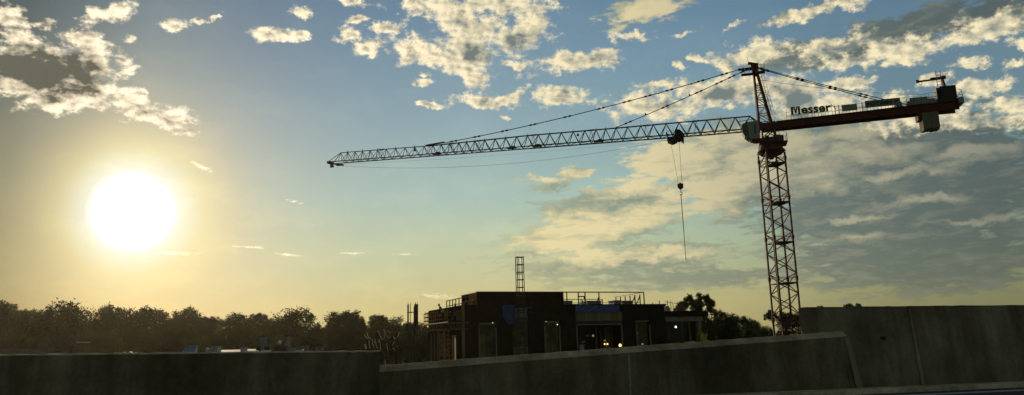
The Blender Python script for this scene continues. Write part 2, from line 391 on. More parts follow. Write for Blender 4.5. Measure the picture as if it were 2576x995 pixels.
for u in (-2.48,-2.1,-1.6,-1.3): hr.bar(C(u,-.93,7.05), C(u,-.93,7.75), .035)
for h in (7.4,7.75): hr.bar(C(-2.48,-.93,h), C(-1.2,-.93,h), .03); hr.bar(C(-2.48,-.93,h), C(-2.48,-.3,h), .03)
for u in (-.7,-.3,.05): hr.bar(C(u,-.9,7.2), C(u,-.9,8.0), .035)
for h in (7.6,8.0): hr.bar(C(-.7,-.9,h), C(.05,-.9,h), .03); hr.bar(C(.05,-.9,h), C(.05,-.2,h), .03)
hr.build('head_guardrail', M['pale'], crane)
cl = MB(); ladder(cl, C(-.28,-.1,4.75), C(-.62,-.1,6.95), .4, CV, .3, .02, .62, CU, .62); ladder(cl, C(.36,-.1,1.4), C(-.22,-.1,4.5), .4, CV, .3, .02, 0)
ladder(cl, C(.12,-.1,2.6), C(-.22,-.1,4.5), .4, CV, .3, .02, .6, CU, .62)
cl.build('caged_ladder', M['pale'], crane)
# jib: panel points measured along the boom
nodes = [-53.54,-52.51,-51.44,-50.36,-49.29,-48.21,-46.99,-45.70,-44.38,-43.05,-41.74,-40.55,-39.43,-38.30,-37.04,-36.03,-34.92,-33.63,-32.26,-30.90,-29.48,-28.11,-26.76,-25.32,-23.87,-22.40,-20.98,-19.62,-18.45,-17.22,-15.83,-14.30,-12.83,-11.33,-9.84,-8.25,-6.69,-5.17,-3.55]
def hb(u): return .60 + .0148*(-u)
def ht(u):
    a = [(-54,2.66),(-40.5,2.42),(-28,2.52),(-17,2.38),(0,2.24)]
    for (x0,y0),(x1,y1) in zip(a, a[1:]):
        if u <= x1: return y0+(y1-y0)*(u-x0)/(x1-x0)
    return 2.24
VW = .62
jb = MB(); tipu = -55.1
for sg in (-1,1):
    jb.bar(C(tipu,VW*sg*.9,hb(tipu)), C(-28,VW*sg,hb(-28)), .10); jb.bar(C(-28,VW*sg,hb(-28)), C(-.9,VW*sg,hb(-1)), .125)
us = [-54,-40.5,-28,-17,-1.9]
for a, b in zip(us, us[1:]):
    w = .09 if b <= -40 else .13; jb.bar(C(max(a,nodes[0]),0,ht(a)), C(b,0,ht(b)), w)
for sg in (-1,1): jb.bar(C(nodes[0],0,ht(nodes[0])), C(tipu+.1,VW*sg,hb(tipu)), .06); jb.bar(C(-1.9,0,ht(-1.9)), C(-1.0,VW*sg,1.2), .10); jb.bar(C(-3.1,VW*sg,hb(-3)), C(-1.9,0,ht(-1.9)), .07)
for k, u in enumerate(nodes):
    nxt = nodes[k+1] if k+1 < len(nodes) else -1.9; mid = (u+nxt)/2
    th0 = .05 if u < -40 else .065
    for sg in (-1,1):
        t_ = C(u,0,ht(u))
        jb.bar(t_, C(mid,VW*sg,hb(mid)), th0); 
        if k+1 < len(nodes): jb.bar(C(nxt,0,ht(nxt)), C(mid,VW*sg,hb(mid)), th0)
    if u < -46: jb.bar(C(u,0,ht(u)), C(u,-VW,hb(u)), .04)
    jb.bar(C(mid,-VW,hb(mid)), C(mid,VW,hb(mid)), .05); jb.bar(C(mid,-VW if k % 2 else VW,hb(mid)), C(min(nxt+.6,-1),VW if k % 2 else -VW,hb(nxt)), .045)
    if k % 2 == 1 or k in (16,28): jb.bar(C(u,0,ht(u)), C(u,0,ht(u)+.26), .06)
for u in (-47.7,-41.0,-38.0,-34.4,-27.4,-20.2,-13.7,-7.9): # section couplings
    jb.bar(C(u-.28,0,ht(u)), C(u-.02,0,ht(u)), .2,.16); jb.bar(C(u+.1,0,ht(u)), C(u+.36,0,ht(u)), .2,.16)
    for sg in (-1,1): jb.bar(C(u,0,ht(u)), C(u-.3,VW*sg,hb(u)), .03); jb.bar(C(u,0,ht(u)), C(u+.3,VW*sg,hb(u)), .03)
jibO = jb.build('jib', M['jib'], crane)
tp = MB(); tp.box(C(-55.0,0,hb(-55)), (.55,1.0,.26), AX); tp.bar(C(-54.9,0,hb(-55)-.1), C(-53.3,.2,hb(-55)-.42), .3,.16); tp.bar(C(-54.8,0,hb(-55)-.05), C(-54.9,0,hb(-55)-.65), .12,.3); tp.disc(C(-54.7,.1,hb(-55)-.45), CV, .16, .1); tp.box(C(-53.8,.3,hb(-55)-.32), (.9,.5,.14), AX)
tp.build('jib_tip', M['redd'], jibO)
for u in (-40.1,-30.2,-27.0,-19.4):
    gb = MB(); gb.box(C(u,.1,hb(u)+.12), (1.1,.8,.1), AX); gb.box(C(u+.2,.1,hb(u)+.24), (.45,.3,.2), AX); gb.build('stowage_deck', M['dark'], jibO)
MB().disc(C(-43.0,-.1,ht(-43)-.45), CV, .14, .12).bar(C(-43,-.1,ht(-43)-.3), C(-43,-.1,ht(-43)), .03).build('floodlight', M['dark'], jibO)
MB().disc(C(-21.8,-.2,ht(-21)-.5), CV, .15, .12).bar(C(-21.8,-.2,ht(-21)-.35), C(-21.8,-.05,ht(-21)), .03).build('floodlight', M['dark'], jibO)
wr_ = MB(); rr = [C(-21.2+.18*math.cos(a*math.pi/8), -.2, ht(-21)-.22+.18*math.sin(a*math.pi/8)) for a in range(17)]; wr_.tube(rr, .015, 4, False)
pts = [C(-1.2,-VW,2.0), C(-3.4,-VW,2.0)]; 
wr_.build('wire_loop', M['jib'], jibO); wr_ = MB(); wr_.bar(C(-3.3,-.4,1.65), C(-3.0,-.4,1.2), .05).bar(C(-1.9,-.4,1.2), C(-1.8,-.4,1.75), .05)
for a, b in (((-3.0,-.4,1.2),(-1.9,-.4,1.2)),((-3.3,-.4,1.65),(-1.8,-.4,1.75))): wr_.bar(C(*a), C(*b), .05)
wr_.build('service_rail', M['jib'], jibO)
# pendants
def sagline(p, q, sag, n=14): return [p.lerp(q, i/n) - CZ*sag*4*(i/n)*(1-i/n) for i in range(n+1)]
def pend(p, q, sag, r, marks, name='pendant_bar', big=.13, v2=None):
    mb = MB(); pl = sagline(p, q, sag, 24); mb.tube(pl, r, 6)
    for t in marks:
        i = min(23, int(t*24)); f = t*24-i; c = pl[i].lerp(pl[i+1], f); d = (pl[i+1]-pl[i]).normalized()
        for k in (-.28,.28): mb.tube([c+d*(k-.22), c+d*(k-.1), c+d*(k+.1), c+d*(k+.22)], [r,r*2.2,r*2.2,r], 6)
    return mb.build(name, M['cable'], crane)
pend(C(-2.7,0,7.97), C(-39.0,0,2.62), .55, .05, [.045,.12,.22,.29,.36,.445,.56,.68,.78,.88,.965])
pend(C(-2.5,0,7.6), C(-17.2,0,ht(-17)+.08), .12, .045, [.07,.17,.33,.60,.9])
fp = MB(); fp.bar(C(-41.2,0,ht(-41)+.12), C(-39.0,0,ht(-39)+.28), .2,.16); fp.box(C(-41.3,0,ht(-41)+.1), (.5,.2,.16), AX); fp.build('pendant_foot', M['redd'], jibO)
for t, (p, q, sg_) in ((.40,(C(-2.5,0,7.6), C(-17.2,0,2.5),.12)),(.755,(C(-2.5,0,7.6), C(-17.2,0,2.5),.12)),(.15,(C(-2.7,0,7.97), C(-39,0,2.62),.55)),(.255,(C(-2.7,0,7.97), C(-39,0,2.62),.55))):
    c = p.lerp(q, t)-CZ*sg_*4*t*(1-t); big = t in (.40,.755)
    bk = MB()
    if big: bk.prism([c-CU*.12+CZ*-.02, c+CU*.14, c+CU*.02+CZ*.16, c-CU*.1+CZ*.36], CV*.08)
    else: bk.prism([c-CU*.1, c+CU*.1, c-CZ*.16], CV*.08)
    bk.build('pendant_bracket', M['dark'], crane)
for v in (-.42,.42): pend(C(-.72,v*.3,7.98), C(14.35,v,1.72), .12, .045, [.02,.06,.30,.52,.72,.93])
MB().tube(sagline(C(-.4,0,6.45), C(16.4,.0,2.75), .35, 16), .018, 5).build('hoist_rope', M['cable'], crane)
# counter jib
cj = MB()
def cjp(u): return .36+.018*u
for sg in (-.72,.72):
    cj.hexa([C(.3,sg-.07,cjp(.3)), C(15.3,sg-.07,cjp(15.3)-.02), C(15.3,sg+.07,cjp(15.3)-.02), C(.3,sg+.07,cjp(.3)), C(.3,sg-.07,cjp(.3)+.72), C(15.3,sg-.07,cjp(15.3)+.84), C(15.3,sg+.07,cjp(15.3)+.84), C(.3,sg+.07,cjp(.3)+.72)])
    cj.hexa([C(15.3,sg-.08,.62), C(19.1,sg-.08,.62), C(19.1,sg+.08,.62), C(15.3,sg+.08,.62), C(15.3,sg-.08,1.5), C(19.1,sg-.08,1.42), C(19.1,sg+.08,1.42), C(15.3,sg+.08,1.5)])
for k in range(13):
    u = .8+k*1.45; cj.bar(C(u,-.72,cjp(u)+.3), C(u,.72,cjp(u)+.3), .12,.2)
    if k < 12: cj.bar(C(u,-.72,cjp(u)+.3), C(u+1.45,.72,cjp(u)+.3), .08)
for u in (.9,7.3,7.7,10.5): cj.box(C(u,-.8,cjp(u)-.02), (.3,.1,.14), AX)
cjO = cj.build('counter_jib', M['red'], crane)
dkk = MB(); dkk.hexa([C(.8,-.95,cjp(.8)+.73), C(19.0,-.95,1.52), C(19.0,.95,1.52), C(.8,.95,cjp(.8)+.73), C(.8,-.95,cjp(.8)+.78), C(19.0,-.95,1.57), C(19,.95,1.57), C(.8,.95,cjp(.8)+.78)])
dkk.build('walkway', M['dark'], cjO)
gr = MB()
def deck(u): return 1.15+(u-.8)*.0235
for sg in (-.92,.92):
    for h in (.42,.85): gr.bar(C(1.9,sg,deck(1.9)+h), C(6.6,sg,deck(6.6)+h), .028); gr.bar(C(6.9,sg,deck(6.9)+h), C(14.1,sg,deck(14)+h+.12), .03); gr.bar(C(15.9,sg,deck(15.9)+h+.28), C(17.2,sg,deck(17)+h+.28), .03)
    u = 1.9
    while u < 17.3:
        gr.bar(C(u,sg,deck(u)), C(u,sg,deck(u)+(1.12 if abs(u-2.1)<.25 and sg<0 else .85+(.12 if u>7 else 0)+(.18 if u>15.8 else 0))), .035); u += .72
for u in (6.95,7.35,9.7): gr.bar(C(u,-.92,deck(u)), C(u,-.92,deck(u)+1.0), .07)
gr.bar(C(6.6,-.9,deck(6.6)+1.2), C(7.1,-.9,deck(6.6)+.55), .05)
gr.build('guardrail', M['pale'], cjO)
bs = MB()
for pth in ([C(19.1,-1.0,2.75), C(19.3,-1.0,2.75), C(19.45,-1.0,2.5), C(19.55,-1.0,1.3)], [C(19.1,-1,2.2), C(19.5,-1,2.1)], [C(19.1,-1,1.8), C(19.52,-1,1.75)], [C(19.45,-1.0,2.5), C(19.45,.6,2.5)], [C(19.5,.6,2.5), C(19.55,.6,1.3)], [C(19.47,-1,2.0), C(19.47,.6,2.0)]): bs.tube(pth, .028, 5)
bs.build('end_guardrail', M['pale'], cjO)
MB().box(C(19.3,-.2,1.52), (.5,1.7,.62), AX).build('tool_bin', M['grey'], cjO)
MB().box(C(8.42,-.98,1.88), (1.55,.05,.72), AX).build('blank_panel', M['grey'], cjO)
pb = MB(); pb.box(C(11.75,-.98,2.05), (3.5,.05,.80), AX).build('sign_board', M['grey'], cjO)
def text(txt, w, h, org, ux, uy, nrm, th, mt, name, parent, bold=.02):
    cu = bpy.data.curves.new('t', 'FONT'); cu.body = txt; cu.size = 1; cu.extrude = th/2; cu.offset = bold; cu.resolution_u = 3
    to = bpy.data.objects.new('t', cu); col.objects.link(to); dg = bpy.context.evaluated_depsgraph_get(); me = bpy.data.meshes.new_from_object(to.evaluated_get(dg))
    bpy.data.objects.remove(to); xs = [v.co.x for v in me.vertices]; ys = [v.co.y for v in me.vertices]
    sx, sy = w/(max(xs)-min(xs)), h/(max(ys)-min(ys)); mb = MB()
    mb.add([org + ux*((v.co.x-min(xs))*sx) + uy*((v.co.y-min(ys))*sy) + nrm*v.co.z for v in me.vertices], [tuple(p.vertices) for p in me.polygons])
    return mb.build(name, mt, parent)
slope = (CU + CZ*.028).normalized()
text('POTAIN', 2.5, .42, C(10.15,-1.04,1.80), slope, CZ, -CV, .05, M['black'], 'sign_lettering', cjO)
em = MB(); em.disc(C(13.1,-1.03,2.12), CV, .2, .05, 3); em.bar(C(12.9,-1.04,1.95), C(13.35,-1.04,2.2), .08); em.build('sign_emblem', M['black'], cjO)
sf = MB()
for h in (1.75,2.28): sf.bar(C(2.35,-.80,h), C(6.7,-.80,h-.0), .04)
for u in (2.4,3.5,4.6,5.7,6.65): sf.bar(C(u,-.80,1.2), C(u,-.80,2.45), .035)
sfo = sf.build('sign_frame', M['dark'], cjO)
mM = MB(); m0 = C(2.42,-1.0,1.66)
def mm_(a, b): return m0 + CU*a + CZ*b
for p4 in ([(0,0),(.23,0),(.23,.92),(0,.92)], [(.72,0),(.95,0),(.95,.92),(.72,.92)], [(.232,.92),(.40,.14),(.474,.14),(.474,.44),(.40,.92)], [(.476,.44),(.476,.14),(.55,.14),(.718,.92),(.55,.92)]): mM.prism([mm_(*q_) for q_ in p4], CV*.1)
mM.build('sign_lettering', M['letter'], cjO)
text('esser', 3.12, .70, C(3.48,-1.0,1.66), CU, CZ, -CV, .10, M['letter'], 'sign_lettering', cjO, .03)
# winches, electrical box, jib crane, ladder, ballast
MB().box(C(15.3,-.3,1.93), (1.75,1.2,.75), AX).box(C(16.6,-.2,1.85), (.8,1.0,.5), AX).build('winch_cover', M['grey'], cjO)
MB().disc(C(14.6,0,1.9), CV, .3, 1.0).disc(C(13.45,0,1.95), CV, .33, .8).box(C(13.5,0,1.65), (.5,.9,.3), AX).build('winch_drum', M['dark'], cjO)
hb_ = MB(); hb_.box(C(18.25,-.1,2.62), (1.55,1.5,1.35), AX); hb_.box(C(17.35,-.1,2.4), (.35,1.2,1.6), AX); hb_.box(C(18.1,-.1,1.75), (1.8,1.5,.38), AX)
hb_.build('hoist_house', M['black'], cjO)
ac = MB(); ac.bar(C(18.15,-.3,3.2), C(18.02,-.3,4.28), .2)
acO = ac.build('derrick_post', M['red'], cjO)
ac = MB(); ac.bar(C(18.35,-.3,4.33), C(15.6,-.3,4.22), .14,.17); ac.box(C(15.58,-.3,4.25), (.3,.2,.3), AX); ac.box(C(17.5,-.3,4.42), (1.3,.25,.16), AX); ac.box(C(18.1,-.3,4.45), (.5,.3,.24), AX)
ac.build('derrick_arm', M['redd'], acO)
ac = MB(); ac.tube([C(15.85+.16*math.cos(a*math.pi/6), -.3, 4.02+.14*math.sin(a*math.pi/6)) for a in range(13)], .025, 5, False); ac.build('shackle', M['dark'], acO)
lg = MB(); ladder(lg, C(17.5,-.9,3.3), C(17.5,-.9,5.05), .42, CU, .3, .028); lg.build('access_ladder', M['pale'], cjO)
cw = MB()
for k, u in enumerate((15.65,16.05,16.45,16.85)):
    hbt = -1.18+.05*(k % 2); c_ = (1.0+hbt)/2
    cw.box(C(u+.02,0,c_), (.385,1.5,1.35-hbt+.0-.35), AX); cw.prism([C(u-.17,-.6,hbt+.0), C(u+.2,-.6,hbt+.02), C(u+.2,-.6,hbt-.12), C(u-.1,-.6,hbt-.12)], CV*1.2)
cwO = cw.build('counterweight', M['conc'], cjO)
MB().box(C(15.28,-.1,.35), (.36,1.2,1.0), AX).build('ballast_frame', M['red'], cjO)
# trolley, ropes and hook block
tr = MB()
tr.box(C(-10.35,0,.45), (1.9,1.5,.14), AX)
for u in (-11.2,-9.55): 
    for v in (-.7,.7): tr.disc(C(u,v,.75), CV, .15, .1); tr.bar(C(u,v,.4), C(u,v,.85), .1)
tr.prism([C(-11.3,-.7,.5), C(-11.3,-.7,.1), C(-10.75,-.7,-.15), C(-10.2,-.7,.05), C(-10.2,-.7,.5)], CV*1.4)
tr.prism([C(-9.95,-.7,.5), C(-9.75,-.7,.1), C(-9.45,-.7,-.12), C(-9.42,-.7,.5)], CV*1.4)
tr.disc(C(-10.85,0,.3), CV, .3, .5); tr.disc(C(-10.0,0,.3), CV, .3, .5); tr.box(C(-11.3,-.5,1.0), (.16,.3,.26), AX)
tr.prism([C(-10.45,-.45,.6), C(-9.3,-.45,.62), C(-9.5,-.45,1.05), C(-9.85,-.45,1.4), C(-10.35,-.45,1.42)], CV*.9)
trO = tr.build('trolley', M['dark'], crane)
mr = MB()
for pth in ([C(-11.3,-.75,.6), C(-11.3,-.75,1.75), C(-10.7,-.75,1.8), C(-10.55,-.75,1.6), C(-10.55,-.75,.6)], [C(-11.3,-.75,1.2), C(-10.55,-.75,1.2)]): mr.tube(pth, .02, 4)
mr.build('maintenance_basket', M['pale'], trO)
HB = -5.3
def rope(p, q): return MB().tube([p, q], .02, 5)
ro = MB()
for v in (-.12,.12): ro.tube([C(-10.95,v,.2), C(-10.38,v,HB+.3)], .014, 4).tube([C(-9.98,v,.2), C(-9.98,v,HB+.3)], .014, 4)
ro.build('hoist_rope', M['cable'], trO)
hk = MB(); hk.prism([C(-10.5,-.16,HB+.32), C(-9.85,-.16,HB+.32), C(-9.85,-.16,HB-.1), C(-10.05,-.16,HB-.3), C(-10.3,-.16,HB-.3), C(-10.5,-.16,HB-.1)], CV*.32); hk.box(C(-10.18,0,HB+.37), (.2,.2,.14), AX)
hkO = hk.build('hook_block', M['redd'], trO)
hs = MB(); hs.tube([C(-10.18,0,HB-.25), C(-10.18,0,HB-.7)], .06, 6)
hs.tube([C(-10.18+.14*math.sin(a), 0, HB-.83+.14*math.cos(a)) for a in [k*math.pi/8 for k in range(0,13)]], [.045]*10+[.035,.03,.02], 6); hs.build('hook', M['dark'], hkO)
MB().tube(sagline(C(-11.3,0,.35), C(-53.8,0,hb(-54)-.45), 1.45, 40), .014, 4).build('trolley_rope', M['cable'], crane)
MB().tube(sagline(C(-3.5,0,.5), C(-53.8,0,hb(-54)-.3), .45, 40), .008, 4).build('trolley_rope', M['cable'], crane)
sl = MB(); s0 = C(-10.18,0,HB-1.0); s1 = C(-10.14,0,-13.65); mid = s0.lerp(s1,.52)
sl.tube([s0-CU*.03, mid-CU*.02, s1-CU*.01], .022, 5); sl.tube([s0+CU*.03, mid+CU*.03], .022, 5); sl.tube([mid-CZ*.1, mid+CZ*.05, s1], [.05,.05,.035], 6); sl.box(s1, (.09,.09,.3))
slO = sl.build('lifting_sling', M['dark'], None, loc=s1); tag(slO, 'long straight lifting sling hanging from the crane hook against the sky', 'sling')

# ------------------------------------------------------------------ building under construction
BF = Vector((.93,.37,0)).normalized(); BG = Vector((-BF.y, BF.x, 0))
BO = at(1165, 800, 76); BO.z = 0
def bf(x, y, t=0.):        # survey bearing -> (s, z) on facade plane at depth t
    p = on_plane(x, y, BO+BG*t, BG); return (p-BO).dot(BF), p.z
def bt(x, y, s_=0.):       # -> (t, z) on the left side plane
    p = on_plane(x, y, BO+BF*s_, BF); return (p-BO).dot(BG), p.z
def B(s_, t, z): return BO + BF*s_ + BG*t + CZ*z
BA = (BF, BG, CZ)
def bbox(mb, s0, s1, t0, t1, z0, z1): return mb.box(B((s0+s1)/2, (t0+t1)/2, (z0+z1)/2), (abs(s1-s0), abs(t1-t0), abs(z1-z0)), BA)
zr = bf(1400, 767)[1]
bld = empty('building', B(0,0,0), 'dark unfinished flat roofed building with open window bays behind the rising parapet', 'building')
S = lambda x, y=830, t=0.: bf(x, y, t)[0]
sEnd = S(1672, 780)
DEP = 13.
# openings px: (x0,x1,ytop,ybot)
opens = [(1204,1250,812,1000),(1290,1330,768,1000),(1369,1410,808,1000),(1449,1567,784,1000),(1600,1637,806,1000)]
xs = [S(1165)] ; fw = MB(); prev = 0.
zl1 = None
for (x0, x1, yt, yb) in opens:
    a, b = S(x0, 840), S(x1, 840); zt = bf((x0+x1)/2, yt)[1]
    bbox(fw, prev, a, 0, .4, 0, zr-.25); bbox(fw, a, b, .0, .4, zt, zr-.25) if zt < zr-.6 else None
    bbox(fw, a, b, .0, .4, 0, bf((x0+x1)/2, 892)[1] if x0 in (1369,1600) else bf((x0+x1)/2, 905)[1]-1.5)
    prev = b
bbox(fw, prev, sEnd, 0, .4, 0, zr-.25)
bbox(fw, 0, sEnd, DEP, DEP+.4, 0, zr-.25)
bbox(fw, sEnd-.4, sEnd, .4, DEP, 0, zr-.25)
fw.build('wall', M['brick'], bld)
rf = MB(); bbox(rf, -.05, sEnd+.1, -.05, DEP+.45, zr-.25, zr-.12); bbox(rf, -.08, sEnd+.22, -.1, .25, zr-.12, zr+.02); bbox(rf, -.08,.2,.25,DEP,zr-.12,zr+.02)
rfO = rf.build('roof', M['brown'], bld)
fl_ = MB()
for z in (EZ-3.6, EZ-7.8): bbox(fl_, .1, sEnd-.4, .4, DEP, z-.25, z)
fl_.build('floor_slab', M['conc'], bld)
# left side: sheathing, framing, sunlit panels
sd = MB(); bbox(sd, .0, .3, 1.0, DEP, 0, zr-.25); sd.build('side_wall', M['brown'], bld)
tA, tB = bt(1150, 860)[0], bt(1139, 860)[0]
MB().box(B(-.06,(tA+tB)/2,EZ-3), (.10,abs(tB-tA),7.0+.6), BA).build('sheathing_panel', M['orange'], bld)
MB().box(B(-.14,bt(1149.5,860)[0],EZ-3.2), (.1,.35,7.4), BA).build('metal_trim', M['trim'], bld)
mp_ = MB()
for k in range(14): mp_.box(B(-.2,bt(1135,860)[0]+random.uniform(-.2,.2), EZ-3.4+k*.42), (.12,random.uniform(.3,.9),.12), BA)
each(mp_, 'side_lath', M['orange'], bld)
MB().box(B(-.03,-.09,EZ-1.), (.3,.1,10.2), BA).build('corner_trim', M['beige'], bld)
# bays: trims, boards, interiors
def opening(x0, x1, yt, yb, depth, m, par_name='window', mull=True, lowfill=None):
    a, b = S(x0, 840)+.02, S(x1, 840)-.02; z1, z0 = bf((x0+x1)/2, yt)[1]-.01, EZ-3.6
    fr = MB()
    for s_ in (a+.05, b-.05): bbox(fr, s_-.045, s_+.045, -.04, .14, z0, z1-.5)
    bbox(fr, a+.1, b-.1, .02, .12, z1-.16, z1-.04)
    fo = fr.build(par_name, M['trim'], bld)
    bb = MB(); bbox(bb, a, b, depth, depth+.08, z0, z1-.0); bb.build('daylit_backing_board', m, fo)  # board colour paints the daylight seen through the bay
    if mull:
        mm = MB(); c = (a+b)/2; bbox(mm, c-.03, c+.03, depth-.06, depth-.005, z0, z1-.6); bbox(mm, a, b, depth-.05,depth-.005, z0+1.6, z0+1.65); mm.build('mullion', M['dark'], fo)
    return fo
opening(1204,1250,812,1000, .5, M['olive']); opening(1369,1410,808,1000, .5, M['olive']); opening(1600,1637,806,1000,.6, M['olive'])
a, b = S(1290,840), S(1330,840); zz = lambda y, x=1310: bf(x, y)[1]
q = MB(); bbox(q, a, b, .25, .35, zz(870), zz(812)); q.build('bay_infill', M['olive'], bld)
q = MB(); bbox(q, a, b, .2, .3, zz(905), zz(871.5)); bbox(q, a, b, .15,.3, zz(811), zz(800)); each(q, 'bay_board', M['beige'], bld)
q = MB(); bbox(q, a, b, .25, .4, zz(799.5), zr-.13); q.build('bay_panel', M['grey'], bld)
# wide bay
a, b = S(1449,840)+.01, S(1567,840)-.01
q = MB(); bbox(q, a, b, -.05, .12, zz(808,1508), zz(785,1508)); q.build('bay_board', M['beige'], bld)
q = MB(); bbox(q, a, b, .05, .3, zz(814,1508), zz(808.5,1508)); q.build('lintel', M['dark'], bld)
q = MB(); bbox(q, a+.1, b-.1, -.05, .1, zz(818,1508), zz(815.5,1508))
for s_ in (a+.1, b-.1): bbox(q, s_-.05, s_+.05, -.05, .1, EZ-4, zz(818,1508)-.01)
q.build('opening_frame', M['trim'], bld)
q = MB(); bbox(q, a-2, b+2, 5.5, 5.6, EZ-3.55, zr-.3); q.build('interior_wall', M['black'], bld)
q = MB()
for x, w, m_ in ((1500,.12,0),(1503,.06,0),(1512,.1,0),(1524,.35,0),(1532,.25,0),(1540,.2,0)):
    s_ = S(x, 850, 3.); bbox(q, s_-w/2, s_+w/2, 3., 3.15, EZ-3.55, zz(819,1508)-.1)
each(q, 'interior_column', M['beige'], bld)
q = MB(); bbox(q, S(1475,850,4), S(1483,850,4), 4, 4.1, zz(851), zz(845)); bbox(q, S(1462,850,4), S(1472,850,4), 4, 4.1, zz(868), zz(862)); bbox(q, S(1459,880,1), S(1470,880,1), 1,1.5, EZ-3.55, zz(872)); each(q, 'interior_crate', M['grey'], bld)
# white & dark strips in right window, penthouse
q = MB()
for x in (1606,1613,1620,1626): s_ = S(x,850,.5); bbox(q, s_-.05, s_+.05, .45,.58, EZ-3.55, bf(1615,812)[1])
each(q, 'stud', M['beige'], bld)
T1 = 3.5
p0, p1 = S(1200,750,T1), S(1418,750,T1); zp = bf(1310,734,T1)[1]
q = MB(); bbox(q, p0, p1, T1, T1+5.5, zr-.12, zp-.1); ph = q.build('penthouse', M['brown'], bld)
q = MB(); bbox(q, p0-.08, p1+.1, T1-.08, T1+5.6, zp-.1, zp); q.build('penthouse_cap', M['black'], ph)
q = MB(); bbox(q, p0-.07, p0-.005, T1+.05, T1+2.6, zr-.1, zp-.12); q.build('penthouse_lit_side', M['orange'], ph)  # orange skin paints low sunlight onto the penthouse's left face
# parapet studs at left and right of penthouse
q = MB(); 
for k in range(8):
    t = T1+2.7+k*1.25; q.bar(B(p0,t,zr-.1), B(p0,t,zp-.35-.0*k), .11)
q.bar(B(p0,T1+2.6,zp-.35), B(p0,T1+11.6,zp-.35), .1,.08); q.bar(B(p0,T1+2.6,zr+.65), B(p0,T1+11.6,zr+.65), .07)
q.build('parapet_framing', M['stud'], bld)
e0 = p1+.15; e1_ = S(1620,750,T1)
q = MB(); q.bar(B(e0,T1,zp-.06), B(e1_,T1,zp-.06), .1,.12)
for x in (1426,1455,1472,1507,1620): s_ = S(x,750,T1); w = .2 if x in (1455,1472) else .15; q.bar(B(s_,T1,zr-.1), B(s_,T1,zp-.1), w,.12)
for x0, x1 in ((1500,1507),(1476,1470)): q.bar(B(S(x0,765,T1),T1+.1,zr-.1), B(S(x1,745,T1),T1+.1,zp-.6), .1)
s_a, s_b = S(1455,750,T1), S(1472,750,T1); q.bar(B(s_a,T1,zp-.55), B(s_b,T1,zp-.55), .12)
T2 = T1+6.5; q.bar(B(e0,T2,zr+.55), B(S(1515,756,T2),T2,zr+.55), .08,.08); q.bar(B(e0,T2,zr+1.15), B(S(1515,756,T2),T2,zr+1.15), .08,.08)
q.bar(B(S(1515,756,T2),T2,zr-.1), B(S(1515,756,T2),T2,zr+1.15), .12)
q.bar(B(e0,T1+1,zr+.42), B(e1_,T1+1,zr+.42), .05)
# right return running back
for k in range(6):
    t = T1+.9+k*1.15; h = zp-.25 if k < 3 else zp-.25; q.bar(B(e1_,t,zr-.1), B(e1_,t,h), .12)
    if k < 2: q.bar(B(e1_-.75,t,zr-.1), B(e1_,t,h-.2), .1)
q.bar(B(e1_,T1,zp-.06), B(e1_,T1+7,zp-.2), .04,.04); 
q.build('parapet_framing', M['stud'], bld)
q = MB()
for x, h in ((1652,.25),(1669,.45),(1689,.5),(1560,.0)):
    if h: s_ = S(x-10,765,1.); q.bar(B(s_,1.,zr-.1), B(s_,1.,zr+h), .08)
each(q, 'rebar_stub', M['dark'], bld)
def unit(x0, x1, y0, T, name='rooftop_unit', label=''):
    a, b = S(x0,760,T), S(x1,760,T); z1 = bf((x0+x1)/2, y0, T)[1]; e = empty(name, B((a+b)/2,T+.7,zr-.12), label, 'rooftop unit')
    q = MB(); bbox(q, a, b, T, T+1.4, zr-.05, z1-.08); bb = q.build('housing', M['ductw'], e)
    q = MB(); bbox(q, a-.05, b+.05, T-.05, T+1.45, z1-.08, z1); q.build('lid', M['ductw'], e)
    q = MB(); bbox(q, a+.1, b-.1, T+.1, T+1.3, zr-.118, zr-.05); q.build('skid', M['dark'], e)
    return e
unit(1419,1440,757,T1+1.6,label='rounded grey roof unit beside the end of the dark penthouse'); unit(1478,1512,757,T1+2.2,label='wide pale box unit in the middle of the open roof framing'); unit(1545,1562,756,T1+2.5,label='left of two small pale units by the slanting roof braces'); unit(1566,1592,757,T1+3.8,label='right of two small pale units by the slanting roof braces')
q = MB(); s_ = S(1465,760,T1+2); q.prism([B(s_-.25,T1+2,zr-.1), B(s_+.35,T1+2,zr-.1), B(s_+.25,T1+2,zr+.55), B(s_+.0,T1+2,zr+.85), B(s_-.15,T1+2,zr+.4)], BG*.5)
o = q.build('sheeting_bundle', M['white'], None, loc=B(s_,T1+2,zr-.12)); tag(o, 'bright cream heap of sheeting glowing between two roof posts', 'sheeting')
# right wing
wg = empty('building_wing', B(sEnd+.3, 2, 0), 'lower open wing with a pale lintel at the right end of the building', 'building')
T3 = 1.5; w0, w1 = sEnd+.03, S(1775,800,T3); zw = bf(1720,783,T3)[1]; zm = bf(1720,797,T3)[1]; zn = bf(1720,809,T3)[1]
q = MB(); bbox(q, w0, w1, T3-.15, T3+7, zm, zw); q.build('roof', M['brown'], wg)
q = MB(); bbox(q, w0, S(1768,800,T3), T3, T3+.5, zn, zm-.005); q.build('lintel', M['conc'], wg)
q = MB(); a_ = S(1758,840,T3); bbox(q, a_, a_+.45, T3+.03,T3+.45, 0, zn-.005); q.build('column', M['conc'], wg)
for x, w in ((1685,.12),(1719,.1)):
    q = MB(); a_ = S(x-3,840,T3+1); bbox(q, a_, a_+w, T3+1,T3+1.12, bf(x,853 if x==1685 else 868,T3+1)[1] if x == 1685 else EZ-4, zn+.05); q.build('stud', M['beige'], wg)
q = MB(); bbox(q, w0, w1+2.4, T3+6.6, T3+6.9, 0, zm-.01); bbox(q, w0, S(1690,840,T3+3), T3+3, T3+3.1, EZ-3, zm-.01); q.build('back_wall', M['black'], wg)
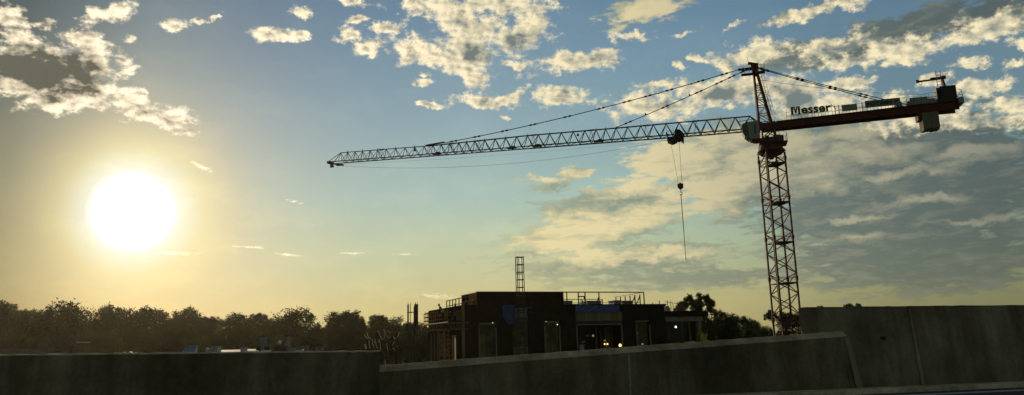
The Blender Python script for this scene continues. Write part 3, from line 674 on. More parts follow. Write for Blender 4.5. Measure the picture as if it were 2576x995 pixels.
q = MB(); bbox(q, S(1727,840,T3+3.), S(1752,840,T3+3.), T3+3, T3+3.1, EZ-3.6, zm-.02); q.build('partition', M['brown'], wg)
q = MB(); bbox(q, w0, w1, T3, T3+6.9, EZ-3.9, EZ-3.6); q.build('floor_slab', M['conc'], wg)
# leaning yellow boom + small machine in front of wing
p = B(S(1736,865,-1.), -1., 0); e = empty('access_lift', p, 'small pale yellow lift machine standing before the right wing columns', 'lift machine')
zb = bf(1737,868,-1)[1]
q = MB(); q.bar(B(S(1733,820,-1),-1,bf(1733,812,-1)[1]), B(S(1738,860,-1),-1,zb+.2), .25,.12); q.build('mast', M['orange'], e)
q = MB(); c = B(S(1736,865,-1),-1,0); q.box(c+CZ*(zb+.15), (.9,.7,.5), BA); q.box(c+BF*.8+CZ*(zb-.05), (.7,.7,.4), BA); q.box(c-BF*.7+CZ*(zb+.1), (.35,.4,.4), BA); q.bar(c-BF*.5+CZ*(zb+.1), c+BF*1.3+CZ*(zb-.3), .15); q.box(c+CZ*(zb*.5-.15), (1.2,1.0,zb-.3), BA)
q.build('body', M['yellow'], e)
q = MB(); c = B(S(1765,850,-.5),-.5,0); zc = bf(1765,850,-.5)[1]; q.box(c+CZ*zc, (.9,.8,.6), BA); q.box(c+BF*.25+CZ*(zc-.5), (.9,.9,.5), BA); q.prism([c-BF*.45-BG*.4+CZ*(zc+.3), c+BF*.1-BG*.4+CZ*(zc+.3), c-BF*.1-BG*.4+CZ*(zc+.7)], BG*.8); q.bar(c, c+CZ*(zc-.7), 1.1)
o = q.build('compressor', M['yellow'], None, loc=c); tag(o, 'squat olive yellow machine beside the last column of the right wing', 'machine')
# roof clutter on wing: pallet frame & white box
q = MB(); c = lambda x, y, T=3.: B(S(x,y,T),T,bf(x,y,T)[1])
for x in (1710,1721): q.bar(c(x,784), c(x,766 if x == 1710 else 752), .05)
q.bar(c(1703,771), c(1730,770), .06); q.bar(c(1704,774), c(1728,774), .1,.2); q.bar(c(1700,783), c(1732,783), .12)
o = q.build('timber_rack', M['stud'], None, loc=B(S(1715,780,3.),3.,zw)); tag(o, 'thin timber rack standing on the roof of the right wing before a tree', 'rack')
q = MB(); a_, b_ = S(1673,775,3.), S(1686,775,3.); bbox(q, a_, b_, 3, 4, zw, bf(1680,772,3)[1]-.1); bbox(q, a_+.1, b_-.1, 3.1, 3.9, bf(1680,772,3)[1]-.09, bf(1680,770,3)[1]); q.bar(B(b_+.1,3,zw), B(b_+.1,3,zw+1.3), .07); q.bar(B(b_+.4,3,zw), B(b_+.4,3,zw+1.), .06); q.bar(B(a_,3,zw+1.15), B(b_+1.4,3,zw+.9), .05)
o = q.build('roof_box', M['grey'], None, loc=B(a_,3,zw)); tag(o, 'small grey box with pipe rails where the wing roof meets the main block', 'box')
# blue tarps
def tarp(x0, x1, y0, ys, T, label, n=20, m=8):
    e = MB(); a, b = S(x0,780,T), S(x1,780,T); zt = bf((x0+x1)/2, y0, T)[1]; r = random.Random(x0)
    for i in range(n+1):
        t = i/n; s_ = a+(b-a)*t; x = x0+(x1-x0)*t; yb = np.interp(t, [k/(len(ys)-1) for k in range(len(ys))], ys); zb = bf(x, yb, T)[1]
        for j in range(m+1):
            k = j/m; e.v.append(B(s_, T+.05*math.sin(t*23+k*2)+.04*math.sin(k*9+t*31)+r.uniform(-.01,.01)-.03, zt+(zb-zt)*k))
    for i in range(n):
        for j in range(m): a_ = i*(m+1)+j; e.f.append((a_, a_+1, a_+m+2, a_+m+1))
    o = e.build('tarpaulin', M['tarp'], None, loc=B((a+b)/2,T,zt)); tag(o, label, 'tarpaulin', 'blue tarpaulins hung from the roof edge')
    md = o.modifiers.new('thick', 'SOLIDIFY'); md.thickness = .01; return o
tarp(1264,1296,768,[800,806,815,818,816,812], -.2, 'blue tarpaulin hanging in a point left of the climbing mast')
tarp(1448,1558,768.5,[785,785.5,785,786,785.5,785], -.2, 'long straight blue tarpaulin strip above the wide bay')
# work lamps
def lamp(x, y, T, r, m, label):
    c_ = B(S(x,y,T),T,bf(x,y,T)[1]); e = empty('work_lamp', c_, label, 'lamp', 'lit work lamps in the building')
    q = MB(); q.tube([c_-CZ*r, c_-CZ*r*.6, c_+CZ*r*.5, c_+CZ*r], [r*.5,r,r*.9,r*.3], 8); q.build('bulb', m, e, smooth=True)
    q = MB(); q.tube([c_+CZ*r, c_+CZ*(r+.5)], [.05,.02], 6); q.build('cord', M['dark'], e)
    pl = None
lamp(1239.5,812.5,.3,.06,M['lampw'],'small white lamp high in the leftmost window bay'); lamp(1374,810,.3,.05,M['lampw'],'small white lamp at the top left of the narrow middle window')
lamp(1402,817,.3,.05,M['lampw'],'small white lamp at the right edge of the narrow middle window'); lamp(1560,869,.6,.16,M['lampy'],'large warm glowing lamp low at the right of the wide bay')
lamp(1700,823,T3+.8,.12,M['lampw'],'brilliant white lamp hanging under the right wing lintel'); lamp(1616,866,.4,.09,M['lampg'],'pale lamp low in the right hand window bay')
lamp(1492,845,4.5,.12,M['lampg'],'dim lamp standing high inside the wide bay'); lamp(1521,857,3.,.1,M['lampg'],'uppermost of three small lamps deep in the wide bay')
lamp(1521,866,2.9,.09,M['lampy'],'lower left of three small lamps deep in the wide bay'); lamp(1528,866,2.9,.09,M['lampy'],'lower right of three small lamps deep in the wide bay')
lamp(1602,838,.4,.07,M['lampg'],'tiny pale lamp at the left jamb of the right hand window')

# climbing ladder mast standing before the facade
q = MB(); Tm = -1.2; mx0, mx1 = S(1298,700,Tm), S(1314,700,Tm); ztm = bf(1306,646,Tm)[1]; mw = mx1-mx0
def mp2(a, b, z): return B(mx0+mw*a, Tm-.45*b, z)
for a in (0,1):
    for b in (0,1): q.bar(mp2(a,b,0), mp2(a,b,ztm), .085)
q.bar(mp2(.5,0,0), mp2(.5,0,ztm), .06)
z = ztm-.1; k = 0
while z > .3:
    for b in (0,1): q.bar(mp2(0,b,z), mp2(1,b,z), .08)
    for a in (0,1): q.bar(mp2(a,0,z), mp2(a,1,z), .06)
    if k % 3 == 2: q.bar(mp2(0,0,z-.16), mp2(1,0,z-.16), .08)
    z -= .78; k += 1
cm_ = B(mx0+mw/2, Tm-.2, 0); e = empty('climbing_mast', cm_, 'tall narrow ladder like hoist mast rising above the middle of the building', 'hoist mast')
q.build('lattice', M['dark'], e)
q = MB(); z0 = bf(1306,775,Tm)[1]; q.box(B(mx0+mw/2+.3,Tm-.3,z0), (1.6,.8,.12), BA); q.box(B(mx0+mw/2+.3,Tm-.3,z0-.5), (1.6,.8,.06), BA)
for s_ in (-.45,1.05): q.bar(B(mx0+mw/2+s_,Tm-.6,z0-.5), B(mx0+mw/2+s_,Tm-.6,z0+.7), .05)
q.build('tie_frame', M['dark'], e)
q = MB(); q.box(B(mx0-.5,Tm-.1,zr+.35), (.3,.3,.5), BA); q.box(B(mx0-.5,Tm-.1,zr+.68),(.14,.14,.16),BA)

# scaffold platform along the left side
TP0, TP1 = .6, 12.0; SPo, SPi = -1.85, -.25
def side_z(x, y, s_): return bt(x, y, s_)[1]
# near end at x~1130..1160, far end at ~1066
zd0 = bt(1128, 806, SPo)[1]
tn = bt(1126, 800, SPo)[0]; tf = bt(1067, 810, SPo)[0]
zdk = EZ + 2.12
plat = empty('scaffold_platform', B(SPo, (tn+tf)/2, 0), 'mast climbing work platform with guardrails along the left side of the building', 'scaffold')
q = MB(); bbox(q, SPo, SPi, tn, tf, zdk-.08, zdk); q.build('deck', M['dark'], plat)
q = MB()
for s_ in (SPo, SPi):
    q.bar(B(s_,tn,zdk-.15), B(s_,tf,zdk-.15), .09); q.bar(B(s_,tn,zdk-.75), B(s_,tf,zdk-.75), .12)
    n = 9
    for k in range(n):
        a, b = tn+(tf-tn)*k/n, tn+(tf-tn)*(k+1)/n
        q.bar(B(s_,a,zdk-.15), B(s_,(a+b)/2,zdk-.75), .05); q.bar(B(s_,(a+b)/2,zdk-.75), B(s_,b,zdk-.15), .05)
for k in range(3):
    a, b = SPo+(SPi-SPo)*k/3, SPo+(SPi-SPo)*(k+1)/3
    q.bar(B(a,tn,zdk-.15), B((a+b)/2,tn,zdk-.75), .06); q.bar(B((a+b)/2,tn,zdk-.75), B(b,tn,zdk-.15), .06)
q.bar(B(SPo,tn,zdk-.15), B(SPi+.6,tn,zdk-.15), .1); q.bar(B(SPo,tn,zdk-.75), B(SPi+.6,tn,zdk-.75), .1)
q.build('truss', M['stud'], plat)
q = MB(); n = 12
for k in range(n+1):
    t = tn+(tf-tn)*k/n
    for s_ in (SPo, SPi): q.bar(B(s_,t,zdk), B(s_,t,zdk+1.12+random.uniform(-.05,.15)), .07)
for h in (.3,.7,1.1): 
    for s_ in (SPo, SPi): q.bar(B(s_,tn,zdk+h), B(s_,tf,zdk+h), .08,.11)
    q.bar(B(SPo,tf,zdk+h), B(SPi,tf,zdk+h), .07); q.bar(B(SPo,tn,zdk+h*.8), B(SPo+.6,tn,zdk+h*.8), .07)
q.build('guardrail', M['orange'], plat)
q = MB()
for k in range(9):
    t = tn+(tf-tn)*(k+.7)/9.5; q.box(B(SPo+random.uniform(.5,1.6),t,zdk+.25), (random.uniform(.5,.9),random.uniform(.5,1),random.uniform(.4,.8)), BA)
for k in range(3): pass
each(q, 'brick_stack', M['brick'], plat)
# board between the workers
q = MB(); bbox(q, SPo+.95, SPi+.2, tn+.8, tn+.9, zdk+.1, zdk+1.15); q.build('end_board', M['olive'], plat)
# its supporting masts and poles
q = MB()
for x in (1110,1123):
    t = tn+2.0; p_ = on_plane(x, 850, B(0,t,0), BG); s_ = (p_-BO).dot(BF)
    for a in (-.2,.2):
        for b in (-.2,.2): q.bar(B(s_+a,t+b,0), B(s_+a,t+b,zdk-.8), .06)
    z = .3
    while z < zdk-.9:
        q.box(B(s_,t-.2,z), (.46,.06,.22), BA); q.bar(B(s_-.2,t,z), B(s_+.2,t,z+.2), .05); z += .5
q.build('climbing_tower', M['orange'], plat)
q = MB()
for x in (1085,1093,1098,1106,1118):
    t = tn+1.0; p_ = on_plane(x, 850, B(0,t,0), BG); s_ = (p_-BO).dot(BF); top = zdk-.8 if x in (1098,1118) else EZ+.9
    q.tube([B(s_,t,0), B(s_+(.12 if x == 1098 else 0),t,top)], .03, 6)
each(q, 'prop', M['pale'], plat)

# people: one continuous skinned body each, with hat and vest parts
def person(loc, fwd, label, lean=.15, arms='down', vest='vest', h=1.75, pants='jeans'):
    fwd = Vector(fwd).normalized(); sd_ = Vector((fwd.y, -fwd.x, 0)); k = h/1.75
    def P(a, b, c): return (fwd*a + sd_*b + CZ*c)*k
    e = empty('person', loc, label, 'person'); bx = lean
    V = [(0,0,.95,.13,.10),(bx*.3,0,1.12,.12,.10),(bx*.8,0,1.32,.15,.11),(bx,0,1.46,.10,.08),(bx*1.2,0,1.52,.05,.05),(bx*1.35,0,1.60,.075,.085),(bx*1.4,0,1.69,.08,.095),(bx*1.4,0,1.74,.05,.06)]
    E_ = [(i, i+1) for i in range(7)]
    for sg in (-1,1):
        o = len(V); V += [(0,sg*.1,.88,.10,.10),(.04*sg,sg*.12,.50,.065,.065),(-.02,sg*.12,.10,.045,.05),(.10,sg*.13,.04,.04,.03),(.16,sg*.13,.04,.03,.025)]; E_ += [(0,o),(o,o+1),(o+1,o+2),(o+2,o+3),(o+3,o+4)]
        o = len(V)
        if arms == 'down': A = [(bx,sg*.19,1.42,.06,.06),(bx+.02,sg*.24,1.15,.045,.045),(bx+.12,sg*.22,.92,.035,.035),(bx+.16,sg*.21,.85,.04,.02)]
        elif arms == 'reach': A = [(bx,sg*.19,1.42,.06,.06),(bx+.22,sg*.22,1.22,.045,.045),(bx+.46,sg*.16,1.18,.035,.035),(bx+.54,sg*.15,1.17,.04,.02)]
        V += A; E_ += [(3,o),(o,o+1),(o+1,o+2),(o+2,o+3)]
        for j in range(5): # fingers
            f0 = len(V); a, b, c = A[3][:3]; V.append((a+.07-.01*abs(j-2), b+(j-2)*.018, c-.03 if arms != 'down' else c-.07, .009, .009)); E_.append((o+3, f0))
    me = bpy.data.meshes.new('body'); me.from_pydata([tuple(P(*v[:3])) for v in V], E_, []); me.materials.append(M[pants])
    b = bpy.data.objects.new('body', me); col.objects.link(b); b.parent = e
    sk = b.modifiers.new('skin', 'SKIN'); me.skin_vertices or None
    if not me.skin_vertices: me.skin_vertices
    for i, v in enumerate(V): me.skin_vertices[0].data[i].radius = (v[3]*k, v[4]*k)
    me.skin_vertices[0].data[0].use_root = True
    b.modifiers.new('sub', 'SUBSURF').render_levels = 1
    def part(name, m, rings):
        q = MB(); n = 12; prev = None
        for (a, c, ra, rb) in rings:
            o = len(q.v); q.v += [Vector(loc)+P(a+ra*math.cos(t*2*math.pi/n), rb*math.sin(t*2*math.pi/n), c) for t in range(n)]
            if prev is not None:
                for t in range(n): q.f.append((prev+t, prev+(t+1) % n, o+(t+1) % n, o+t))
            prev = o
        q.f.append(tuple(prev+t for t in range(n))); return q.build(name, M[m], e, smooth=True)
    part('vest', vest, [(0,.92,.145,.18),(bx*.3,1.12,.14,.17),(bx*.8,1.32,.15,.20),(bx,1.45,.12,.17),(bx*1.1,1.5,.07,.08)])
    part('hard_hat', 'hat', [(bx*1.4,1.66,.15,.125),(bx*1.4,1.67,.12,.11),(bx*1.4,1.74,.10,.09),(bx*1.4,1.79,.05,.05)])
    part('face', 'skin', [(bx*1.4+.03,1.54,.05,.05),(bx*1.4+.035,1.60,.075,.065),(bx*1.4+.03,1.66,.078,.07)])
    return e
def at_side(x, y, t, z): # feet spot on deck plane z along bearing x
    p = on_plane(x, y, B(0,t,0), BG); p.z = z; return p
person(at_side(1114,790,tn+.45,zdk), -BF, 'worker in light shirt and hard hat leaning on the end rail of the scaffold platform', .28, 'down', 'cab', 1.75)
person(at_side(1138,790,tn+.4,zdk), BF, 'worker in dark clothes standing bent at the building end of the scaffold platform', .22, 'down', 'jeans', 1.75)
person(B(p0+1.0-.9,T1+.9,zr-.9+.02), -BF, 'worker in green vest left of the penthouse side, half hidden by the roof edge', .2, 'down', 'vest', 1.7)
person(B(p0-1.2,T1+1.2,zr-.9+.02), BF, 'worker in dark clothes crouched left of the green vested one on the roof', .3, 'down', 'jeans', 1.6)

# ------------------------------------------------------------------ low roofs, houses, mast, glinting rods
YR = 62.
lowb = empty('flat_roofed_building', at(660, 900, YR+3), 'low flat roofed building with white roof edges and ducts just above the left parapet', 'building')
zroof = at(650, 887.5, YR).z
xa, xb = at(525,885,YR).x, at(835,885,YR).x
MB().box(((xa+xb)/2, YR+7, zroof/2), (xb-xa, 13.6, zroof)).build('wall', M['brick'], lowb)
q = MB()
for x0, x1, y0, y1 in ((555,605,881,886.5),(613,652,879,884.5),(656,682,878.5,883.5),(742,764,878.5,883)):
    a, b, c, d = at(x0,y1,YR-.2), at(x1,y1-(x1-x0)*.03,YR-.2), at(x1,y0-(x1-x0)*.02,YR+9), at(x0,y0,YR+9)
    q.prism([a,b,c,d], Vector((0,0,-.25)))
each(q, 'roof_membrane', M['white'], lowb)
def duct(x0, x1, y0, Y, m='ductw', par=lowb, nm='vent'):
    a, b = at(x0,885,Y), at(x1,885,Y); zt = at((x0+x1)/2, y0, Y).z
    q = MB(); q.box(((a.x+b.x)/2, Y+.5, (zt+zroof)/2), (b.x-a.x, .9, zt-zroof)); q.box(((a.x+b.x)/2, Y+.5, zt+.03), (b.x-a.x+.1, 1., .06)); return q.build(nm, M[m], par)
duct(652,661,852,YR+2); duct(714,721,850,YR+2.2); duct(531,545,874,YR+1,'grey'); duct(516,527,877,YR+1,'grey'); duct(745,753,873,YR+1,); duct(763,771,872,YR+1); duct(793,808,874,YR+1); duct(690,720,874,YR+1.5,'black'); duct(724,742,877,YR+1,'grey'); duct(604,612,877,YR+.8,'grey'); duct(643,650,874,YR+1.6,'black'); duct(665,676,874,YR+1.9,'black')
def ball(c, r, name, m, par):
    q = MB(); q.tube([c+CZ*r*math.sin(a) for a in [R(t) for t in (-85,-45,0,45,85)]], [r*math.cos(R(t)) for t in (-85,-45,0,45,85)], 10); return q.build(name, m, par, smooth=True)
ball(at(704,862,YR+1.5), .17, 'turbine_vent', M['white'], lowb); ball(at(697,864,YR+1.3), .12, 'turbine_vent', M['pale'], lowb); ball(at(522,878,YR+.5), .13, 'turbine_vent', M['white'], lowb)
# blue glazed lean-to
Y = 50; e = empty('glazed_roof', at(475,895,Y), 'small slanting blue glass roof just above the left parapet', 'skylight')
a, b, c, d = at(458,888,Y), at(489,888,Y), at(497,871,Y+1.2), at(470,871,Y+1.2)
MB().prism([a,b,c,d], Vector((0,.1,-.08))).build('glass_panel', M['bluep'], e)
q = MB(); q.bar(d, c, .09); q.bar(c+Vector((-.1,.1,0)), c+Vector((-.1,.1,-1.2)), .12); q.bar(a, d, .06); q.bar(b, c, .05); q.build('frame', M['pale'], e)
# far houses
def house(x, y, w, Y, label, rot=0.):
    p = at(x, y, Y); zt = p.z; p.z = 0; e = empty('house', p, label, 'house'); ax_ = (Vector((math.cos(rot), math.sin(rot), 0)), Vector((-math.sin(rot), math.cos(rot), 0)), CZ)
    ridge = zt; eave = zt-w*.32
    MB().box(p+CZ*eave/2, (w, w*.8, eave), ax_).build('wall', M['sidng'], e)
    X, Y2 = ax_[0]*w*.55, ax_[1]*w*.45; q = MB()
    for sg in (-1,1): q.add([p-X+Y2*sg+CZ*(eave+.0), p+X+Y2*sg+CZ*eave, p+X+CZ*ridge, p-X+CZ*ridge, p-X+Y2*sg+CZ*(eave-.2), p+X+Y2*sg+CZ*(eave-.2), p+X+CZ*(ridge-.2), p-X+CZ*(ridge-.2)], [(0,1,2,3),(4,5,6,7),(0,1,5,4),(1,2,6,5),(0,3,7,4)])
    q.build('roof', M['roofg'], e)
    q = MB(); 
    for a in (-.25,.25): q.box(p+ax_[0]*w*a-ax_[1]*(w*.4+.02)+CZ*(eave-1.1), (w*.12,.06,1.0), ax_)
    each(q, 'window', M['dark'], e)
    q = MB(); q.box(p+ax_[0]*w*.3+CZ*(ridge+.1), (.7,.7,1.5), ax_); q.build('chimney', M['brick'], e)
house(38, 877, 7, 105, 'pale gabled house roof at the far left just above the parapet', .5); house(150, 886, 7, 115, 'low house roof in the trees left of the sun, right of the gabled one', -.2)
house(1182-85, 868, 6, 125, 'small pale shed seen between the antenna pole and the scaffold', .3)
house(1872, 833, 5, 160, 'tiny pale roofed house in the gap left of the crane mast', .2)
q = MB(); a, b = at(193,862,100), at(226,862,100); gl0 = Vector((a.lerp(b,.5).x,100,0)); q.bar(a, b, .09,.09); o = empty('sign_gantry', gl0, '', 'gantry'); q.build('crossbar', M['white'], o); q = MB(); q.bar(a.lerp(b,.5)-CZ*.05, gl0, .1); q.build('post', M['bark'], o); tag(o, 'thin pale horizontal bar on a pole against the dark trees at far left', 'gantry')
# cellular mast
Y = 95; pb_ = at(1043, 880, Y); pb_.z = 0; e = empty('antenna_mast', pb_, 'monopole with long vertical antenna panels against the yellow sky left of the building', 'antenna mast')
zt = at(1043,766,Y).z; px = pb_.x
MB().tube([(px,Y,0),(px,Y,zt-.3)], [.22,.13], 10).build('pole', M['dark'], e)
q = MB()
for dx, dy, w in ((.12,-.35,.24),(.36,-.1,.18),(-.85,.1,.18),(-.58,.2,.07),(.1,.4,.2)): 
    for_ = zt-3.1 if dx > -.5 else zt-3.0
    q.box((px+dx, Y+dy, (zt+for_)/2), (w,.15,zt-for_)); q.tube([(px+dx,Y+dy,zt), (px+dx,Y+dy,zt+.25)], .03, 5)
q.build('antenna_panel', M['dark'], e)
q = MB(); 
for h in (1.0,): q.bar((px,Y,zt-h), (px-.95,Y+.1,zt-h), .12)
q.bar((px-.95,Y+.1,zt-3.0), (px,Y,zt-4.3), .09); q.bar((px+.33,Y,zt-3.0), (px,Y,zt-4.2), .09); q.build('bracket', M['dark'], e)
# glinting bent rods: bearings taken along each rod
rods = [[(215,465),(235,500),(250,550),(270,570),(290,560),(303,510),(300,485),(283,450)],[(325,525),(335,550),(350,552),(362,535)],[(397,535),(405,562),(425,565),(445,540),(460,500),(466,483)],[(330,462),(345,480),(360,495)],[(65,510),(75,540),(100,560),(130,545)],[(90,490),(100,530),(120,555),(135,560)],[(115,575),(118,630),(128,668)],[(150,560),(155,610),(172,655)],[(172,605),(180,580),(196,565)],[(190,590),(198,640),(210,672)],[(240,580),(245,650),(258,712)],[(318,610),(325,670),(335,705)],[(410,590),(395,615),(380,640)],[(65,620),(70,650),(75,680)],[(75,620),(90,670),(105,690)],[(297,800),(305,870),(317,925)],[(385,670),(410,685),(415,705)],[(225,580),(245,560),(215,600)]]
e = empty('bent_rod_rack', at(965,930,34)*1.0, 'tangle of curved metal rods catching the sun at the gap between the parapets', 'metal rods')
WLOC[e.name].z = e.location.z = 0
q = MB(); r_ = random.Random(3)
def chaik(p, n=2):
    for _ in range(n):
        o = [p[0]]
        for a, b in zip(p, p[1:]): o += [a.lerp(b,.25), a.lerp(b,.75)]
        p = o+[p[-1]]
    return p
for rd_ in rods:
    Y = 34+r_.uniform(-.8,.8); pts = chaik([at((1410+x/2.927)*.6405, (1140+y/2.927)*.6405, Y) for x, y in rd_]); q.tube(pts, .011, 6)
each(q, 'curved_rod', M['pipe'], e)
q = MB()
for x in (925,935,948,960,972,985,998,1008): 
    Y = 34+r_.uniform(-.8,.8); t = at(x, 850+r_.uniform(-12,12), Y); q.tube([(t.x+r_.uniform(-.2,.2),Y,0), (t.x,Y,t.z)], [.05,.025], 6)
each(q, 'post', M['bark'], e)

# ------------------------------------------------------------------ trees
def tree_mesh(seed, lumps, n_leaf, size, openness=0.):
    """unit tree: height 1, crown radius about 1 (scaled per tree); returns crown and trunk meshes"""
    r = np.random.default_rng(seed)
    K_ = .28; cs_, rs = [(0,0,.66),(0,0,.52)], [.62,.6]; ph = r.uniform(0, 6)
    for k in range(lumps):
        t = (k+.5)/lumps; ct = 1-1.55*t; st = math.sqrt(max(0, 1-ct*ct)); a = 2.399963*k+ph+r.uniform(-.35,.35)
        rad = r.uniform(.55,.86)*(1-openness*r.uniform(0,.5)); rr = r.uniform(.16,.36)*(1-.25*openness)
        cs_.append((rad*st*math.cos(a), rad*st*math.sin(a), .70+K_*ct*rad*1.02+r.uniform(-.02,.02))); rs.append(rr)
    if openness > .3: cs_, rs = cs_[2:], rs[2:]
    cs_ = np.array(cs_); rs = np.array(rs); lumps = len(rs)
    # cluster of leaf cards on each lump, more near its surface; small twig tufts outside
    w = rs**2; w /= w.sum(); idx = r.choice(lumps, n_leaf, p=w)
    d = r.normal(size=(n_leaf, 3)); d /= np.linalg.norm(d, axis=1)[:, None]; rad = rs[idx]*(r.uniform(0, 1, n_leaf)**(1/2.2))
    tuft = r.normal(size=(lumps*14, 3)); tuft /= np.linalg.norm(tuft, axis=1)[:, None]; ti = r.integers(0, 14, n_leaf)
    td = tuft[idx*14+ti]; mixw = (r.uniform(0, 1, n_leaf) < .55)[:, None]
    d = np.where(mixw, td + d*.35, d); rad = np.where(mixw[:, 0], rad*r.uniform(1., 1.26, n_leaf), rad)
    c = cs_[idx] + d*rad[:, None]*np.array([1, 1, K_])
    
    a = r.normal(size=(n_leaf, 3)); a /= np.linalg.norm(a, axis=1)[:, None]; b = np.cross(a, r.normal(size=(n_leaf, 3))); b /= np.linalg.norm(b, axis=1)[:, None]
    sz = size*r.uniform(.6, 1.4, n_leaf)[:, None]; zsc = np.array([1, 1, K_])
    v = np.empty((n_leaf, 4, 3)); v[:, 0] = c-a*sz*zsc; v[:, 1] = c+b*sz*.55*zsc; v[:, 2] = c+a*sz*zsc; v[:, 3] = c-b*sz*.55*zsc
    me = bpy.data.meshes.new('crown'); me.vertices.add(n_leaf*4); me.vertices.foreach_set('co', v.reshape(-1)); me.loops.add(n_leaf*4); me.loops.foreach_set('vertex_index', np.arange(n_leaf*4, dtype=np.int32))
    me.polygons.add(n_leaf); me.polygons.foreach_set('loop_start', np.arange(0, n_leaf*4, 4, dtype=np.int32)); me.polygons.foreach_set('loop_total', np.full(n_leaf, 4, dtype=np.int32)); me.update(); me.validate()
    q = MB(); q.tube([(0,0,0), (.01,0,.25), (0,.02,.5), (.02,0,.8)], [.075,.055,.04,.015], 8)
    for k in r.choice(lumps, min(lumps, 9), replace=False):
        c_ = cs_[k]; h0 = r.uniform(.2,.5); q.tube([(0,0,h0), (c_[0]*.5, c_[1]*.5, (h0+c_[2])/2+.02), tuple(c_)], [.035,.022,.008], 6)
    tm = bpy.data.meshes.new('trunk'); tm.from_pydata([tuple(v_) for v_ in q.v], [], q.f); tm.materials.append(M['bark'])
    return me, tm
VAR = [tree_mesh(11, 22, 15000, .036), tree_mesh(12, 26, 15000, .034), tree_mesh(13, 18, 13000, .038), tree_mesh(14, 30, 16000, .034), tree_mesh(15, 15, 5200, .045, .8), tree_mesh(16, 15, 7000, .045, .5), tree_mesh(17, 22, 11000, .040, .25)]
for i, (c_, t_) in enumerate(VAR): c_.materials.append(M['leafb'] if i in (2,5) else M['leaf'])
def tree(x, y, hw, Y, var, label, group='trees beyond the parapets', depth=None, cat='tree'):
    p = at(x, y, Y); h = p.z; rad = hw*Y/SF/math.cos(math.atan(abs(p.x)/Y))*1.02
    e = empty('tree', (p.x, Y, 0), label, cat, group)
    r = random.Random(int(x*7+y)); rz = r.uniform(0, 6.28)
    zs_ = rad/.28; zo = h*1.01 - zs_
    o = bpy.data.objects.new('trunk', VAR[var][1]); col.objects.link(o); o.parent = e; o.scale = (rad, rad, h*.97); o.rotation_euler.z = rz
    o = bpy.data.objects.new('crown', VAR[var][0]); col.objects.link(o); o.parent = e; o.scale = (rad, rad, zs_); o.location.z = zo; o.rotation_euler.z = rz
    return e
TR = [(8,752,42,150,6,'tall loosely leaved tree at the far left edge, partly cut by the frame'),(62,776,32,165,1,'rounded tree just right of the tall one at the far left edge'),
 (165,762,72,150,3,'broad leafy tree with see-through upper twigs left of the sun glare'),(110,784,34,160,5,'sparse small crown on the left shoulder of the broad tree'),
 (285,767,42,160,0,'left lobe of the wide twin crowned tree below the sun'),(370,766,55,165,1,'wide dome shaped tree right below the sun'),(235,806,26,180,2,'low crown in the notch between the two broad trees below the sun'),
 (470,774,36,165,0,'compact round topped tree rising alone right of the sun'),(430,806,26,180,3,'low crown left of the compact round topped tree'),(519,796,25,170,1,'small pointed crown right of the compact round topped tree'),
 (545,802,20,185,2,'low even crown in the tree line above the blue glass roof'),(597,784,38,160,6,'ragged topped tree above the white roof edges'),(652,789,24,165,1,'slim pointed tree between two bigger crowns above the tall duct'),
 (678,806,20,185,0,'low crown left of the big dark tree'),(752,779,66,150,3,'big dark broad tree above the roof ducts'),(868,777,48,140,1,'steep dark tree with a pointed top at the right of the left tree line'),
 (898,796,24,145,0,'right shoulder crown beside the steep dark tree'),(965,796,44,170,2,'low rounded tree behind the curved metal rods'),(950,793,25,172,1,'small tuft crown on top of the low rounded tree line'),(1025,808,42,180,1,'flat topped tree behind the antenna mast'),(1085,815,46,185,0,'dark tree partly behind the scaffold platform'),
 (1731,742,21,92,5,'left lobe of the open crowned pair above the right wing roof'),(1768,737,25,95,5,'taller right lobe of the open crowned pair above the right wing roof'),(1786,770,18,96,4,'sparse drooping crown at the right of the open crowned pair'),(1716,757,15,93,6,'small side lobe hanging left in the open crowned pair'),(1750,762,17,93.5,6,'inner lobe between the two tall lobes of the open crowned pair'),(1786,752,14,96,6,'outer right lobe high in the open crowned pair'),(1757,776,46,99,5,'dense lower crown under the open crowned pair at the end of the wing'),(1704,771,13,98,2,'small dome of foliage on the left of the open crowned pair'),
 (1818,779,34,110,0,'dark dense tree just right of the building wing'),(1858,790,30,120,1,'mid green tree sloping down right of the dark dense one'),(1893,806,24,130,3,'low far tree before the gap at the crane mast'),(1936,777,20,100,4,'small bright leaved tree touching the left of the crane mast'),
 (1975,781,26,104,6,'bushy tree directly behind the foot of the crane mast'),(2005,786,20,106,2,'green tree between crane mast and tall wall'),(2062,768,20,60,4,'thin leafy top showing over the left end of the tall wall'),(2135,764,15,60,6,'darker tuft of leaves showing over the tall wall'),(2158,766,9,61,5,'rightmost small tuft of leaves over the tall wall')]
for t in TR: tree(t[0], t[1]-(5 if t[0] < 1100 else 1), t[2]*1.03, *t[3:])
r_ = random.Random(5)
for k, x in enumerate((20,88,140,205,262,330,400,452,498,540,585,632,668,712,800,838,910,935,990,1050,1110,1150)):
    tree(x, 817+r_.uniform(-7,5), 36+r_.uniform(-4,8), 190+r_.uniform(-6,12), k % 4, 'distant tree of the continuous middle row closing the gaps of the left tree line', 'middle row of distant trees on the left')
for k, x in enumerate(range(-40, 1130, 54)):
    tree(x+r_.uniform(-12,12), 832+r_.uniform(-12,10), 44, 118+r_.uniform(-8,10), k % 4, 'shaded dark green tree in the lower row behind the left parapet', 'lower row of shaded trees behind the left parapet')
for k, x in enumerate((1790,1835,1880,1925,1980)):
    tree(x, 812+k*3, 30, 98+r_.uniform(-3,3), (2,0,5,3,1)[k], 'leafy green shrub tree low behind the rising parapet', 'low trees right of the building')

